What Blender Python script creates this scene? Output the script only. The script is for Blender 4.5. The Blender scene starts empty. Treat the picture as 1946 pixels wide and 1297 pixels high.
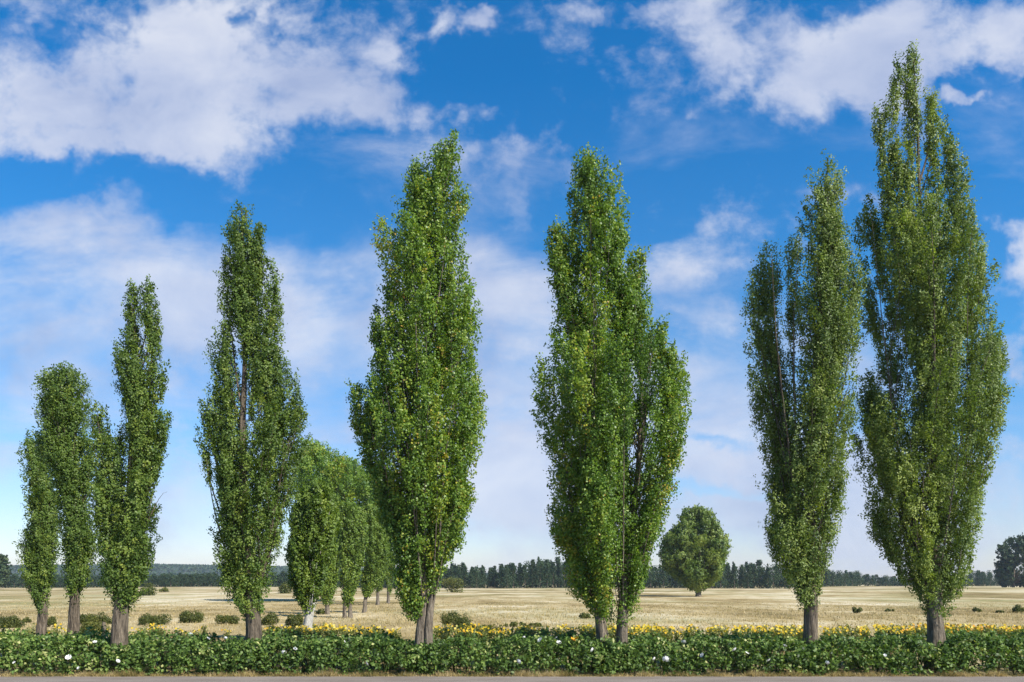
import bpy, math, random
import numpy as np

rng = np.random.default_rng(7)
random.seed(7)
sc = bpy.context.scene
COL = sc.collection
R = math.radians

# ------------------------------------------------------------------ measures
FOC, CX, HY, CAMZ = 1600.0, 973.0, 1105.0, 2.4      # focal length and horizon of the photograph, eye height


def P(x, y, d):
    """world point seen at photo pixel x, y when it stands d metres away"""
    return np.array([(x - CX) * d / FOC, d, CAMZ - (y - HY) * d / FOC])


def gz(x, d):
    """height of the field"""
    k = np.clip((d - 45.0) / 60.0, 0, 1)
    return k * (0.16 * np.sin(x * 0.045 + d * 0.021) + 0.13 * np.sin(x * 0.017 - d * 0.034 + 1.3))


# ------------------------------------------------------------------ helpers
def add_mesh(name, verts, faces, mats, parent=None, tone=None, mat_idx=None, smooth=False):
    """faces: array (n, k) or a list of such arrays"""
    if not isinstance(faces, list):
        faces = [faces]
    me = bpy.data.meshes.new(name)
    verts = np.asarray(verts, dtype=np.float32)
    me.vertices.add(len(verts))
    me.vertices.foreach_set('co', verts.ravel())
    idx = np.concatenate([np.asarray(f, dtype=np.int32).ravel() for f in faces])
    sizes = np.concatenate([np.full(len(f), np.asarray(f).shape[1], dtype=np.int32) for f in faces])
    starts = np.concatenate([[0], np.cumsum(sizes)[:-1]]).astype(np.int32)
    me.loops.add(len(idx))
    me.loops.foreach_set('vertex_index', idx)
    me.polygons.add(len(sizes))
    me.polygons.foreach_set('loop_start', starts)
    if mat_idx is not None:
        me.polygons.foreach_set('material_index', np.asarray(mat_idx, dtype=np.int32))
    if smooth:
        me.polygons.foreach_set('use_smooth', np.ones(len(sizes), dtype=bool))
    me.update(calc_edges=True)
    if tone is not None:
        at = me.attributes.new('tone', 'FLOAT', 'POINT')
        at.data.foreach_set('value', np.asarray(tone, dtype=np.float32))
    for m in (mats if isinstance(mats, (list, tuple)) else [mats]):
        me.materials.append(m)
    o = bpy.data.objects.new(name, me)
    COL.objects.link(o)
    if parent is not None:
        o.parent = parent
    return o


def tag(o, label=None, cat=None, group=None, kind=None):
    if label: o['label'] = label
    if cat: o['category'] = cat
    if group: o['group'] = group
    if kind: o['kind'] = kind
    return o


def empty(name, loc, label, cat, group=None):
    o = bpy.data.objects.new(name, None)
    o.empty_display_size = 0.3
    COL.objects.link(o)
    o.location = [float(v) for v in loc]
    return tag(o, label, cat, group)


def copy_tree(o):
    c = o.copy()
    COL.objects.link(c)
    for ch in list(o.children):
        k = ch.copy()
        COL.objects.link(k)
        k.parent = c
    return c


def norm(v):
    return v / (np.linalg.norm(v, axis=-1, keepdims=True) + 1e-9)


def leaves(cen, out, length, width, spread=0.9, droop=0.25):
    """deltoid leaf quads at cen, facing roughly along out"""
    n = len(cen)
    nrm = norm(out + rng.normal(0, spread, (n, 3)))
    t = rng.normal(0, 1, (n, 3)); t[:, 2] -= droop
    a = norm(t - nrm * np.sum(t * nrm, axis=1, keepdims=True))
    b = np.cross(nrm, a)
    l = (length * rng.uniform(0.7, 1.25, n))[:, None]
    w = (width * rng.uniform(0.75, 1.2, n))[:, None]
    v = np.empty((n, 4, 3))
    v[:, 0] = cen - a * l * 0.5
    v[:, 1] = cen - a * l * 0.08 + b * w * 0.5 + nrm * w * 0.12
    v[:, 2] = cen + a * l * 0.5
    v[:, 3] = cen - a * l * 0.08 - b * w * 0.5 + nrm * w * 0.12
    return v.reshape(-1, 3), np.arange(n * 4).reshape(-1, 4)


def tube(path, rad, sides=6, wob=0.0):
    path = np.asarray(path, float); rad = np.asarray(rad, float)
    n = len(path)
    tan = norm(np.gradient(path, axis=0))
    ref = np.array([0.13, 1.0, 0.07])
    s = norm(np.cross(tan, ref)); t = np.cross(tan, s)
    ang = np.linspace(0, 2 * np.pi, sides, endpoint=False)
    rr = rad[:, None] * (1 + wob * np.sin(ang * 3 + rng.uniform(0, 6))[None, :] * np.linspace(1, 0.4, n)[:, None]
                         + wob * rng.normal(0, 0.35, (n, sides)))
    v = path[:, None, :] + rr[..., None] * (np.cos(ang)[None, :, None] * s[:, None, :] + np.sin(ang)[None, :, None] * t[:, None, :])
    i = np.arange(n - 1)[:, None] * sides; j = np.arange(sides)[None, :]; k = (j + 1) % sides
    f = np.stack([i + j, i + k, i + sides + k, i + sides + j], axis=-1).reshape(-1, 4)
    return v.reshape(-1, 3), f


class Geo:
    def __init__(s): s.v, s.f, s.n, s.t, s.m = [], [], 0, [], []
    def add(s, v, f, tone=0.5, m=0):
        s.v.append(v); s.f.append(np.asarray(f) + s.n); s.n += len(v)
        s.t.append(np.full(len(v), tone) if np.isscalar(tone) else tone)
        s.m.append(np.full(len(f), m))
    def build(s, name, mats, parent=None, smooth=False):
        return add_mesh(name, np.concatenate(s.v), s.f, mats, parent, np.concatenate(s.t), np.concatenate(s.m), smooth)


# ------------------------------------------------------------------ materials
def new_mat(name):
    m = bpy.data.materials.new(name); m.use_nodes = True
    nt = m.node_tree; nt.nodes.clear()
    return m, nt, nt.nodes.new('ShaderNodeOutputMaterial')


def ramp(nt, stops):
    r = nt.nodes.new('ShaderNodeValToRGB')
    e = r.color_ramp.elements
    while len(e) < len(stops): e.new(0.5)
    for q, (p, c) in zip(e, stops):
        q.position = p; q.color = (*c, 1)
    return r


def leaf_mat(name, stops, trans=0.3, rough=0.5, spec=0.3, tcol=(1.35, 1.45, 0.55)):
    m, nt, out = new_mat(name)
    L = nt.links.new
    at = nt.nodes.new('ShaderNodeAttribute'); at.attribute_name = 'tone'
    rp = ramp(nt, stops)
    L(at.outputs['Fac'], rp.inputs[0])
    pb = nt.nodes.new('ShaderNodeBsdfPrincipled')
    pb.inputs['Roughness'].default_value = rough
    pb.inputs['Specular IOR Level'].default_value = spec
    L(rp.outputs[0], pb.inputs['Base Color'])
    tr = nt.nodes.new('ShaderNodeBsdfTranslucent')
    mu = nt.nodes.new('ShaderNodeMix'); mu.data_type = 'RGBA'; mu.blend_type = 'MULTIPLY'
    mu.inputs[0].default_value = 1
    L(rp.outputs[0], mu.inputs[6]); mu.inputs[7].default_value = (*tcol, 1)
    L(mu.outputs[2], tr.inputs[0])
    mx = nt.nodes.new('ShaderNodeMixShader'); mx.inputs[0].default_value = trans
    L(pb.outputs[0], mx.inputs[1]); L(tr.outputs[0], mx.inputs[2])
    L(mx.outputs[0], out.inputs[0])
    return m


def bark_mat(name, dark, light, scale=1.0):
    m, nt, out = new_mat(name)
    L = nt.links.new
    tc = nt.nodes.new('ShaderNodeTexCoord')
    mp = nt.nodes.new('ShaderNodeMapping'); mp.inputs['Scale'].default_value = (14 * scale, 14 * scale, 2.2 * scale)
    L(tc.outputs['Object'], mp.inputs[0])
    nz = nt.nodes.new('ShaderNodeTexNoise'); nz.inputs['Scale'].default_value = 1.0; nz.inputs['Detail'].default_value = 5
    nz.inputs['Roughness'].default_value = 0.65
    L(mp.outputs[0], nz.inputs[0])
    rp = ramp(nt, [(0.32, dark), (0.52, tuple((a + b) / 2 for a, b in zip(dark, light))), (0.7, light)])
    L(nz.outputs['Fac'], rp.inputs[0])
    pb = nt.nodes.new('ShaderNodeBsdfPrincipled'); pb.inputs['Roughness'].default_value = 0.9
    pb.inputs['Specular IOR Level'].default_value = 0.15
    L(rp.outputs[0], pb.inputs['Base Color'])
    bp = nt.nodes.new('ShaderNodeBump'); bp.inputs['Strength'].default_value = 1.0; bp.inputs['Distance'].default_value = 0.12
    L(nz.outputs['Fac'], bp.inputs['Height']); L(bp.outputs[0], pb.inputs['Normal'])
    L(pb.outputs[0], out.inputs[0])
    return m


M = {}
M['leaf_deep'] = leaf_mat('leaf_deep', [(0.0, (0.038, 0.073, 0.015)), (0.45, (0.107, 0.172, 0.029)), (0.8, (0.193, 0.249, 0.040)), (1.0, (0.300, 0.317, 0.055))], trans=.34)
M['leaf_fresh'] = leaf_mat('leaf_fresh', [(0.0, (0.046, 0.096, 0.021)), (0.45, (0.138, 0.234, 0.033)), (0.78, (0.246, 0.317, 0.039)), (0.96, (0.434, 0.372, 0.045)), (1.0, (0.424, 0.257, 0.055))], trans=0.36, spec=0.35, rough=0.45)
M['leaf_olive'] = leaf_mat('leaf_olive', [(0.0, (0.051, 0.085, 0.021)), (0.45, (0.141, 0.199, 0.043)), (0.8, (0.244, 0.301, 0.064)), (1.0, (0.359, 0.388, 0.095))], trans=.34)
M['leaf_small'] = leaf_mat('leaf_small', [(0.0, (0.049, 0.095, 0.016)), (0.5, (0.133, 0.201, 0.028)), (1.0, (0.280, 0.334, 0.047))], trans=.34)
M['leaf_round'] = leaf_mat('leaf_round', [(0.0, (0.037, 0.071, 0.018)), (0.5, (0.120, 0.181, 0.035)), (1.0, (0.265, 0.310, 0.064))], trans=.34)
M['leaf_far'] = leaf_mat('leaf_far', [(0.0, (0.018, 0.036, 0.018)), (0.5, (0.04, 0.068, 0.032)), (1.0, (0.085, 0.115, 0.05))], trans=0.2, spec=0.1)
M['leaf_bush'] = leaf_mat('leaf_bush', [(0.0, (0.035, 0.05, 0.012)), (0.5, (0.095, 0.11, 0.022)), (1.0, (0.2, 0.19, 0.04))], trans=.3)
M['leaf_hedge'] = leaf_mat('leaf_hedge', [(0.0, (0.024, 0.050, 0.011)), (0.5, (0.097, 0.165, 0.033)), (0.85, (0.198, 0.270, 0.061)), (1.0, (0.418, 0.418, 0.165))], trans=0.3, rough=0.5, spec=0.25)
M['leaf_flower'] = leaf_mat('leaf_flower', [(0.0, (0.05, 0.08, 0.02)), (0.5, (0.13, 0.16, 0.04)), (1.0, (0.30, 0.28, 0.10))], trans=0.35, spec=.2)
M['dry'] = leaf_mat('dry_grass', [(0.0, (0.10, 0.11, 0.03)), (0.3, (0.31, 0.235, 0.085)), (0.7, (0.47, 0.37, 0.175)), (1.0, (0.6, 0.49, 0.29))], trans=0.35, spec=0.1, tcol=(1.05, 1.0, 0.8))
M['petal_yellow'] = leaf_mat('petal_yellow', [(0.0, (0.5, 0.25, 0.02)), (0.4, (0.58, 0.40, 0.025)), (0.8, (0.62, 0.49, 0.045)), (1.0, (0.68, 0.60, 0.2))], trans=0.25, spec=0.1, tcol=(1.05, 1.0, 0.7))
M['petal_white'] = leaf_mat('petal_white', [(0.0, (0.7, 0.68, 0.62)), (1.0, (0.85, 0.84, 0.82))], trans=0.25, spec=0.1, tcol=(1, 1, 1))
M['petal_orange'] = leaf_mat('petal_orange', [(0.0, (0.75, 0.3, 0.02)), (1.0, (0.85, 0.5, 0.05))], trans=0.2, spec=0.1, tcol=(1, 0.9, 0.6))
M['bark'] = bark_mat('bark', (0.045, 0.035, 0.026), (0.25, 0.2, 0.145))
M['bark_pale'] = bark_mat('bark_pale', (0.06, 0.047, 0.034), (0.29, 0.24, 0.18))
M['bark_white'] = bark_mat('bark_white', (0.32, 0.30, 0.26), (0.68, 0.65, 0.58))
M['stem'] = bark_mat('stem', (0.03, 0.04, 0.015), (0.12, 0.12, 0.05))


# ------------------------------------------------------------------ trees traced as solid crowns
def interp_outline(o, y):
    o = np.asarray(o, float)
    return np.interp(y, o[:, 0], o[:, 1]), np.interp(y, o[:, 0], o[:, 2])


def crown_tree(name, label, cat, group, d, base, trunks, spires, nleaf, mat, bark, holes=(), leaf=(0.054, 0.045),
               plume=(0.8, 1.8, 0.2, 0.38), tone0=0.45, nplume=170, clump='plume', depth=0.88, limbs=True, shell=0.6,
               spray=1.0, back=None, side_mix=.28, spread=.36, tnoise=.07, fan=(.03, .32)):
    """base: pixel (x, y) of the foot on the ground; trunks: list of pixel paths [(x, y, radius_m), ...];
    spires: crown outlines [(y, left, right), ...] at distance d, each filled in the round with clumps of leaves"""
    origin = P(base[0], base[1], d)
    origin[2] = float(gz(origin[0], d))
    root = empty(name, origin, label, cat, group)
    px = d / FOC
    back = back or {}
    C, RAD, AX, HP, RP, SP = [], [], [], [], [], []
    areas = []
    for o in spires:
        o = np.asarray(o, float)
        w = np.interp(np.linspace(o[0, 0], o[-1, 0], 60), o[:, 0], o[:, 2] - o[:, 1])
        areas.append(np.sum(w ** 1.5) * (o[-1, 0] - o[0, 0]))
    areas = np.array(areas) / sum(areas)
    for si, o in enumerate(spires):
        o = np.asarray(o, float)
        ds = d + back.get(si, 0.0); px = ds / FOC
        n = max(4, int(nplume * (.48 if clump == 'plume' else .9) * areas[si]))
        ys = np.linspace(o[0, 0], o[-1, 0], 300)
        L, Rr = interp_outline(o, ys)
        w = (Rr - L) ** 1.35 + 2
        cdf = np.cumsum(w) / np.sum(w)
        yy = np.interp((np.arange(n) + rng.uniform(0, 1, n)) / n, cdf, ys)
        ph = np.arange(n) * 2.39996 + rng.uniform(-.5, .5, n) + si
        rr = np.where(rng.uniform(0, 1, n) < .62, rng.uniform(.86, 1.04, n), rng.uniform(.2, .7, n))
        # clumps that sit right on both edges, so the outline is leafy all along
        step = plume[0] * .95 / px
        ye = np.arange(o[0, 0] + 0.5 * step, o[-1, 0], step)
        ye = np.repeat(ye, 2) + rng.uniform(-0.3, 0.3, 2 * len(ye)) * step
        pe = np.tile([0.0, np.pi], len(ye) // 2) + rng.normal(0, 0.35, len(ye))
        yy = np.concatenate([yy, ye]); ph = np.concatenate([ph, pe]); rr = np.concatenate([rr, np.ones(len(ye))])
        # the very tip
        yy = np.concatenate([yy, [o[0, 0] + plume[0] * 0.6 / px] * 2]); ph = np.concatenate([ph, [0, 2]]); rr = np.concatenate([rr, [0, 0.3]])
        yy = np.clip(yy, o[0, 0], o[-1, 0])
        L, Rr = interp_outline(o, yy)
        hw = (Rr - L) / 2 * px
        cx = (L + Rr) / 2
        rp = rng.uniform(plume[2], plume[3], len(yy))
        rp = np.minimum(rp, np.maximum(hw * 0.75, 0.08))
        hp = rng.uniform(plume[0], plume[1], len(yy))
        re = np.maximum(hw - rp * 0.8, 0)
        c = np.stack([(cx - CX) * px + re * rr * np.cos(ph), ds + depth * re * rr * np.sin(ph), CAMZ - (yy - HY) * px], axis=1)
        # outward lean grows with distance from the axis
        Lb, Rb = interp_outline(o, yy + 1.2 / px)
        axx = (cx - (Lb + Rb) / 2) * px / 1.2
        lean = 0.28 * rr if clump == 'plume' else 0.5 * rr
        ax = norm(np.stack([np.clip(axx, -0.4, 0.4) + lean * np.cos(ph), lean * np.sin(ph), np.ones(len(yy))], axis=1))
        C.append(c); AX.append(ax); HP.append(hp); RP.append(rp); SP.append(np.full(len(yy), si))
    px = d / FOC
    C = np.concatenate(C); AX = np.concatenate(AX); HP = np.concatenate(HP); RP = np.concatenate(RP); SP = np.concatenate(SP)
    vol = HP * np.maximum(RP, plume[2] * .75) ** 1.4
    per = 20                                   # leaves on one upright spray
    cnt = rng.poisson(nleaf * 1.9 / per * vol / vol.sum())
    id_ = np.repeat(np.arange(len(C)), cnt)
    n = len(id_)
    ptone = np.clip(rng.normal(0, 0.15, len(C)), -0.3, 0.25)
    poff = np.where(rng.uniform(0, 1, len(C)) < .4, rng.uniform(1, 9, len(C)), rng.uniform(-11, 1, len(C))) * (23.0 / d)
    t = rng.uniform(-1, 1, n)
    prof = np.where(t > 0, (1 - t ** 2) ** 0.75, (1 - t ** 2) ** 0.5) if clump == 'plume' else np.sqrt(1 - t ** 2)
    ang = rng.uniform(0, 2 * np.pi, n)
    lump = 1 + 0.2 * np.sin(t * 7 + id_ * 1.7 + 2 * np.sin(ang + id_)) + 0.12 * rng.normal(0, 1, n)
    rad = RP[id_] * prof * np.sqrt(rng.uniform(shell * .6, 1, n)) * lump
    s = norm(np.cross(AX[id_], np.array([0.2, 1, 0.1]))); q = np.cross(AX[id_], s)
    radial = np.cos(ang)[:, None] * s + np.sin(ang)[:, None] * q
    p = C[id_] + AX[id_] * (t * HP[id_])[:, None] + radial * rad[:, None]
    # stay inside the traced crown (in the round) and thin out at the gaps; the spray tips poke out of it
    pxs = (d + np.array([back.get(si, 0.0) for si in range(len(spires))]))[SP[id_]] / FOC
    yv = HY + (CAMZ - p[:, 2]) / pxs; xv = CX + p[:, 0] / pxs
    keep = np.zeros(n, bool)
    jit = np.abs(rng.normal(0, 1.2, n)) * (23.0 / d) + poff[id_] - 2.5 * 23 / d + np.where(t > .1, t, 0) * rng.uniform(-3, 13, len(C))[id_] * 23 / d
    for si, o in enumerate(spires):
        o = np.asarray(o, float)
        L, Rr = interp_outline(o, yv)
        hw = np.maximum((Rr - L) / 2 + np.clip(jit, -(Rr - L) * .16, (Rr - L) * .28), 1)
        e = ((xv - (L + Rr) / 2) / hw) ** 2 + ((p[:, 1] - d - back.get(si, 0.0)) / (hw * px * depth * 1.05)) ** 2
        keep |= (e < 1.0) & (yv > o[0, 0] + 3 * 23 / d) & (yv < o[-1, 0] + 8 * 23 / d)
    for (hx, hy, rx, ry, am) in holes:
        e = ((xv - hx) / rx) ** 2 + ((yv - hy) / ry) ** 2
        keep &= ~((e < 1) & (rng.uniform(0, 1, n) < am * (1 - 0.5 * e)))
    p, radial, id1, t = p[keep], radial[keep], id_[keep], t[keep]
    n = len(p)
    big = RP.mean() / .33
    slen = rng.uniform(.22, .62, n) * big * spray
    sdir = norm(AX[id1] + radial * (rng.uniform(fan[0], fan[1], n) if clump == 'plume' else rng.uniform(.3, 1.4, n))[:, None] + rng.normal(0, .16, (n, 3)))
    stone = ptone[id1] + rng.normal(0, .10, n)
    k = np.repeat(np.arange(n), per)
    u = rng.uniform(0, 1, len(k)) ** .85
    wid = (.022 + .05 * np.sin(np.pi * np.clip(u * .9 + .08, 0, 1))) * big * spray
    off = rng.normal(0, 1, (len(k), 3)) * wid[:, None]
    pl = p[k] + sdir[k] * ((u - .3) * slen[k])[:, None] + off
    outd = norm(norm(off) * side_mix + radial[k] + AX[id1][k] * (t[k] * .45)[:, None] + np.array([0, 0, .25]))
    id2 = k
    p = pl
    ptone = stone
    tone = np.clip(tone0 + ptone[id2] + rng.normal(0, tnoise, len(p)), 0, 1)
    v, f = leaves(p - origin, outd, leaf[0], leaf[1], spread=spread)
    add_mesh('crown', v, f, mat, root, np.repeat(tone, 4))
    # ---- trunks, each running on into its share of the limbs
    tp = []
    for ti_, tr in enumerate(trunks):
        side = 1.0 if tr[0][1] >= base[1] - 1 else .45
        pts = np.array([P(x, y, d) for x, y, r in tr]); pts[0, 2] = min(pts[0, 2], origin[2] - 0.15) if tr[0][1] >= base[1] - 1 else pts[0, 2]
        rads = np.array([r for x, y, r in tr]) * side
        k = np.linspace(0, 1, 34)
        cum = np.concatenate([[0], np.cumsum(np.linalg.norm(np.diff(pts, axis=0), axis=1))]); cum /= cum[-1]
        path = np.stack([np.interp(k, cum, pts[:, a]) for a in range(3)], axis=1)
        sm = path.copy()
        for _ in range(3): sm[1:-1] = (sm[:-2] + 2 * sm[1:-1] + sm[2:]) / 4
        sm[2:-1, :2] += np.cumsum(rng.normal(0, 0.012, (31, 2)), axis=0) * 0.6
        rd = np.interp(k, cum, rads)
        rd[:3] *= [1.45, 1.2, 1.07]
        tp.append((sm, rd))
    geos = [Geo() for _ in tp]
    for g, (sm, rd) in zip(geos, tp):
        v, f = tube(sm - origin, rd, 12, 0.07); g.add(v, f)
    if limbs:
        order = np.argsort(-HP)
        for i in order[:min(len(order), 150)]:
            c = C[i]
            # the trunk that is closest at that height
            best, bd = 0, 1e9
            hor = 0
            for ti, (sm, rd) in enumerate(tp):
                z0 = c[2] - HP[i] * 0.5
                q = np.array([np.interp(z0, sm[:, 2], sm[:, 0]), np.interp(z0, sm[:, 2], sm[:, 1])])
                h = np.linalg.norm(q - c[:2])
                if z0 > sm[-1, 2] - .4: h += 50 + z0
                if h < bd: best, bd = ti, h
            if bd > 40: continue
            sm, rd = tp[best]
            lo = sm[0, 2] + 0.14 * (sm[-1, 2] - sm[0, 2])
            z0 = max(lo, c[2] - HP[i] * 0.5 - bd * rng.uniform(2.0, 3.6) - 0.3)
            if z0 > c[2]: z0 = c[2] - 0.3
            a = np.array([np.interp(z0, sm[:, 2], sm[:, 0]), np.interp(z0, sm[:, 2], sm[:, 1]), z0])
            b = c + AX[i] * HP[i] * 0.25
            yb = HY + (CAMZ - b[2]) / px; Lb, Rb = interp_outline(spires[SP[i]], yb); xb = CX + b[0] / px
            if not Lb + 3 < xb < Rb - 3 or yb < spires[SP[i]][0][0] + 8: continue
            m1 = a + (c - a) * [0.55, 0.55, 0.3]; m2 = c - AX[i] * HP[i] * 0.6
            u = np.linspace(0, 1, 9)[:, None]
            path = (1 - u) ** 3 * a + 3 * (1 - u) ** 2 * u * m1 + 3 * (1 - u) * u * u * m2 + u ** 3 * b
            r0 = min(0.6 * np.interp(z0, sm[:, 2], rd), rng.uniform(0.013, 0.03) * (1 + 0.12 * np.linalg.norm(b - a)))
            v, f = tube(path - origin, np.linspace(r0, 0.006, 9), 5)
            geos[best].add(v, f)
    for g in geos:
        g.build('trunk', bark, root, smooth=True)
    return root


ROWG = 'tall poplars along the hedge'

# T1 left pair
crown_tree('poplar_tree', 'short leftmost poplar, its dark green crown bulging low on its left side', 'tree', ROWG, 30.5, (80, 1231),
           [[(80, 1231, .21), (79, 1190, .17), (82, 1150, .15), (80, 1060, .1), (72, 950, .06), (58, 850, .02)]],
           [[(822, 54, 60), (840, 47, 70), (868, 43, 82), (900, 48, 92), (930, 53, 104), (960, 54, 110), (990, 53, 112), (1020, 60, 112), (1060, 66, 109), (1100, 70, 102), (1130, 72, 92)],
            [(826, 72, 80), (860, 68, 90), (900, 70, 96), (940, 76, 106), (1000, 82, 112)],
            [(992, 50, 60), (1010, 44, 72), (1030, 39, 78), (1050, 38, 82), (1075, 40, 86), (1100, 44, 92), (1125, 54, 94), (1145, 66, 92), (1162, 73, 87)]],
           36000, M['leaf_deep'], M['bark'], [(97, 900, 6, 40, .7), (112, 960, 7, 26, .8)], nplume=95, leaf=(.06, .05))
crown_tree('poplar_tree', 'blunt topped dark poplar with bare grey trunk, close beside the leftmost poplar', 'tree', ROWG, 26.0, (140, 1252),
           [[(141, 1252, .2), (139, 1190, .17), (141, 1140, .14), (142, 1040, .1), (136, 900, .07), (122, 800, .045), (118, 718, .012)]],
           [[(704, 92, 128), (715, 84, 154), (735, 78, 161), (760, 75, 162), (790, 73, 160), (820, 74, 158), (850, 76, 155), (880, 85, 158), (910, 98, 160), (940, 108, 166), (970, 113, 172), (1000, 114, 178), (1040, 116, 178), (1080, 118, 175), (1105, 122, 168), (1130, 130, 154), (1148, 135, 147)],
            [(836, 161, 170), (860, 155, 174), (890, 150, 179), (920, 152, 178), (945, 155, 172)]],
           48000, M['leaf_deep'], M['bark'], [(128, 770, 5, 30, .6), (166, 955, 8, 14, .8)], nplume=120, leaf=(.06, .05))
# T2
crown_tree('poplar_tree', 'poplar with twin pointed top and lower left spires, thick dark trunk', 'tree', ROWG, 22.0, (228, 1280),
           [[(227, 1280, .24), (228, 1220, .215), (229, 1170, .19), (236, 1090, .15), (246, 950, .1), (252, 780, .06), (252, 545, .012)],
            [(232, 1180, .1), (246, 1110, .09), (268, 1000, .06), (290, 840, .035), (312, 795, .012)],
            [(262, 1030, .05), (284, 990, .035), (303, 962, .022), (318, 935, .006)],
            [(224, 1160, .1), (214, 1080, .08), (206, 960, .05), (196, 860, .03), (187, 780, .01)]],
           [[(532, 247, 254), (545, 238, 262), (580, 235, 267), (620, 238, 266), (650, 234, 270), (680, 226, 274), (700, 222, 278), (720, 220, 282), (750, 222, 285), (780, 236, 292), (820, 240, 297), (860, 240, 297), (900, 240, 297), (930, 238, 294), (960, 236, 292), (1000, 230, 290), (1030, 222, 290), (1055, 205, 291), (1080, 190, 286), (1105, 192, 278), (1130, 205, 268), (1150, 213, 254), (1166, 220, 240)],
            [(536, 271, 284), (550, 268, 292), (575, 269, 303), (600, 270, 306), (640, 277, 308), (670, 282, 306), (700, 285, 314), (720, 287, 312), (745, 284, 305), (780, 280, 298), (800, 275, 295)],
            [(782, 317, 326), (800, 304, 326), (830, 291, 321), (860, 287, 313), (890, 282, 306), (910, 280, 299)],
            [(767, 183, 189), (785, 179, 195), (810, 170, 199), (830, 168, 203), (860, 172, 208), (900, 176, 213), (940, 172, 220), (980, 176, 224), (1020, 181, 225), (1060, 184, 230)],
            [(808, 206, 212), (830, 202, 218), (860, 200, 224), (900, 199, 231), (950, 201, 234), (1000, 205, 236)],
            [(812, 225, 231), (840, 219, 235), (880, 216, 237), (930, 213, 237), (980, 214, 236)]],
           78000, M['leaf_deep'], M['bark'], [(237, 900, 4, 60, .95), (279, 670, 6, 40, .7), (213, 980, 8, 30, .5)], nplume=190)
# T3
crown_tree('poplar_tree', 'tall dark poplar with pale bare limbs showing up its middle and a rugged trunk', 'tree', ROWG, 22.5, (482, 1272),
           [[(482, 1275, .25), (482, 1215, .21), (480, 1170, .2), (476, 1080, .16), (464, 950, .12), (460, 800, .085), (466, 680, .06), (461, 520, .035), (459, 400, .01)],
            [(478, 800, .06), (484, 690, .045), (495, 590, .03), (500, 470, .012)],
            [(486, 1150, .08), (510, 1050, .06), (534, 900, .06), (560, 790, .02)]],
           [[(391, 452, 467), (405, 446, 473), (425, 436, 476), (440, 429, 480), (460, 424, 488), (490, 422, 494), (510, 425, 496), (530, 426, 496), (570, 432, 496), (610, 440, 496), (640, 446, 505), (680, 450, 520)],
            [(427, 489, 494), (440, 482, 498), (460, 476, 496), (490, 472, 495)],
            [(480, 495, 500), (495, 488, 503), (520, 484, 502), (560, 484, 500)],
            [(490, 518, 523), (505, 506, 527), (530, 501, 531), (560, 499, 533), (580, 499, 535), (610, 498, 535), (650, 500, 531), (690, 500, 536)],
            [(554, 411, 417), (575, 412, 423), (590, 418, 430), (602, 425, 433)],
            [(540, 428, 434), (560, 425, 440), (590, 428, 444), (620, 432, 446)],
            [(612, 422, 436), (632, 416, 447), (655, 404, 450), (690, 403, 452), (720, 410, 452), (750, 414, 450), (790, 412, 452), (830, 410, 455)],
            [(640, 475, 530), (680, 474, 535), (710, 474, 547), (750, 472, 562), (790, 470, 576), (815, 462, 581), (850, 450, 580), (900, 430, 572), (950, 413, 556), (985, 411, 545), (1010, 412, 536), (1050, 416, 533), (1085, 418, 527), (1110, 420, 518), (1135, 432, 509), (1155, 450, 500), (1172, 468, 496)],
            [(733, 406, 411), (760, 398, 425), (800, 396, 440), (850, 402, 452), (900, 407, 456), (960, 411, 460), (1020, 414, 470)],
            [(758, 381, 388), (790, 380, 408), (830, 386, 412), (860, 400, 420)],
            [(838, 376, 388), (860, 378, 398), (890, 386, 402), (915, 392, 403)],
            [(716, 561, 565), (740, 555, 566), (770, 552, 574)]],
           95000, M['leaf_deep'], M['bark'], [(462, 700, 8, 80, .6), (462, 890, 7, 60, .5), (415, 970, 10, 40, .4)], nplume=210)
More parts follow.
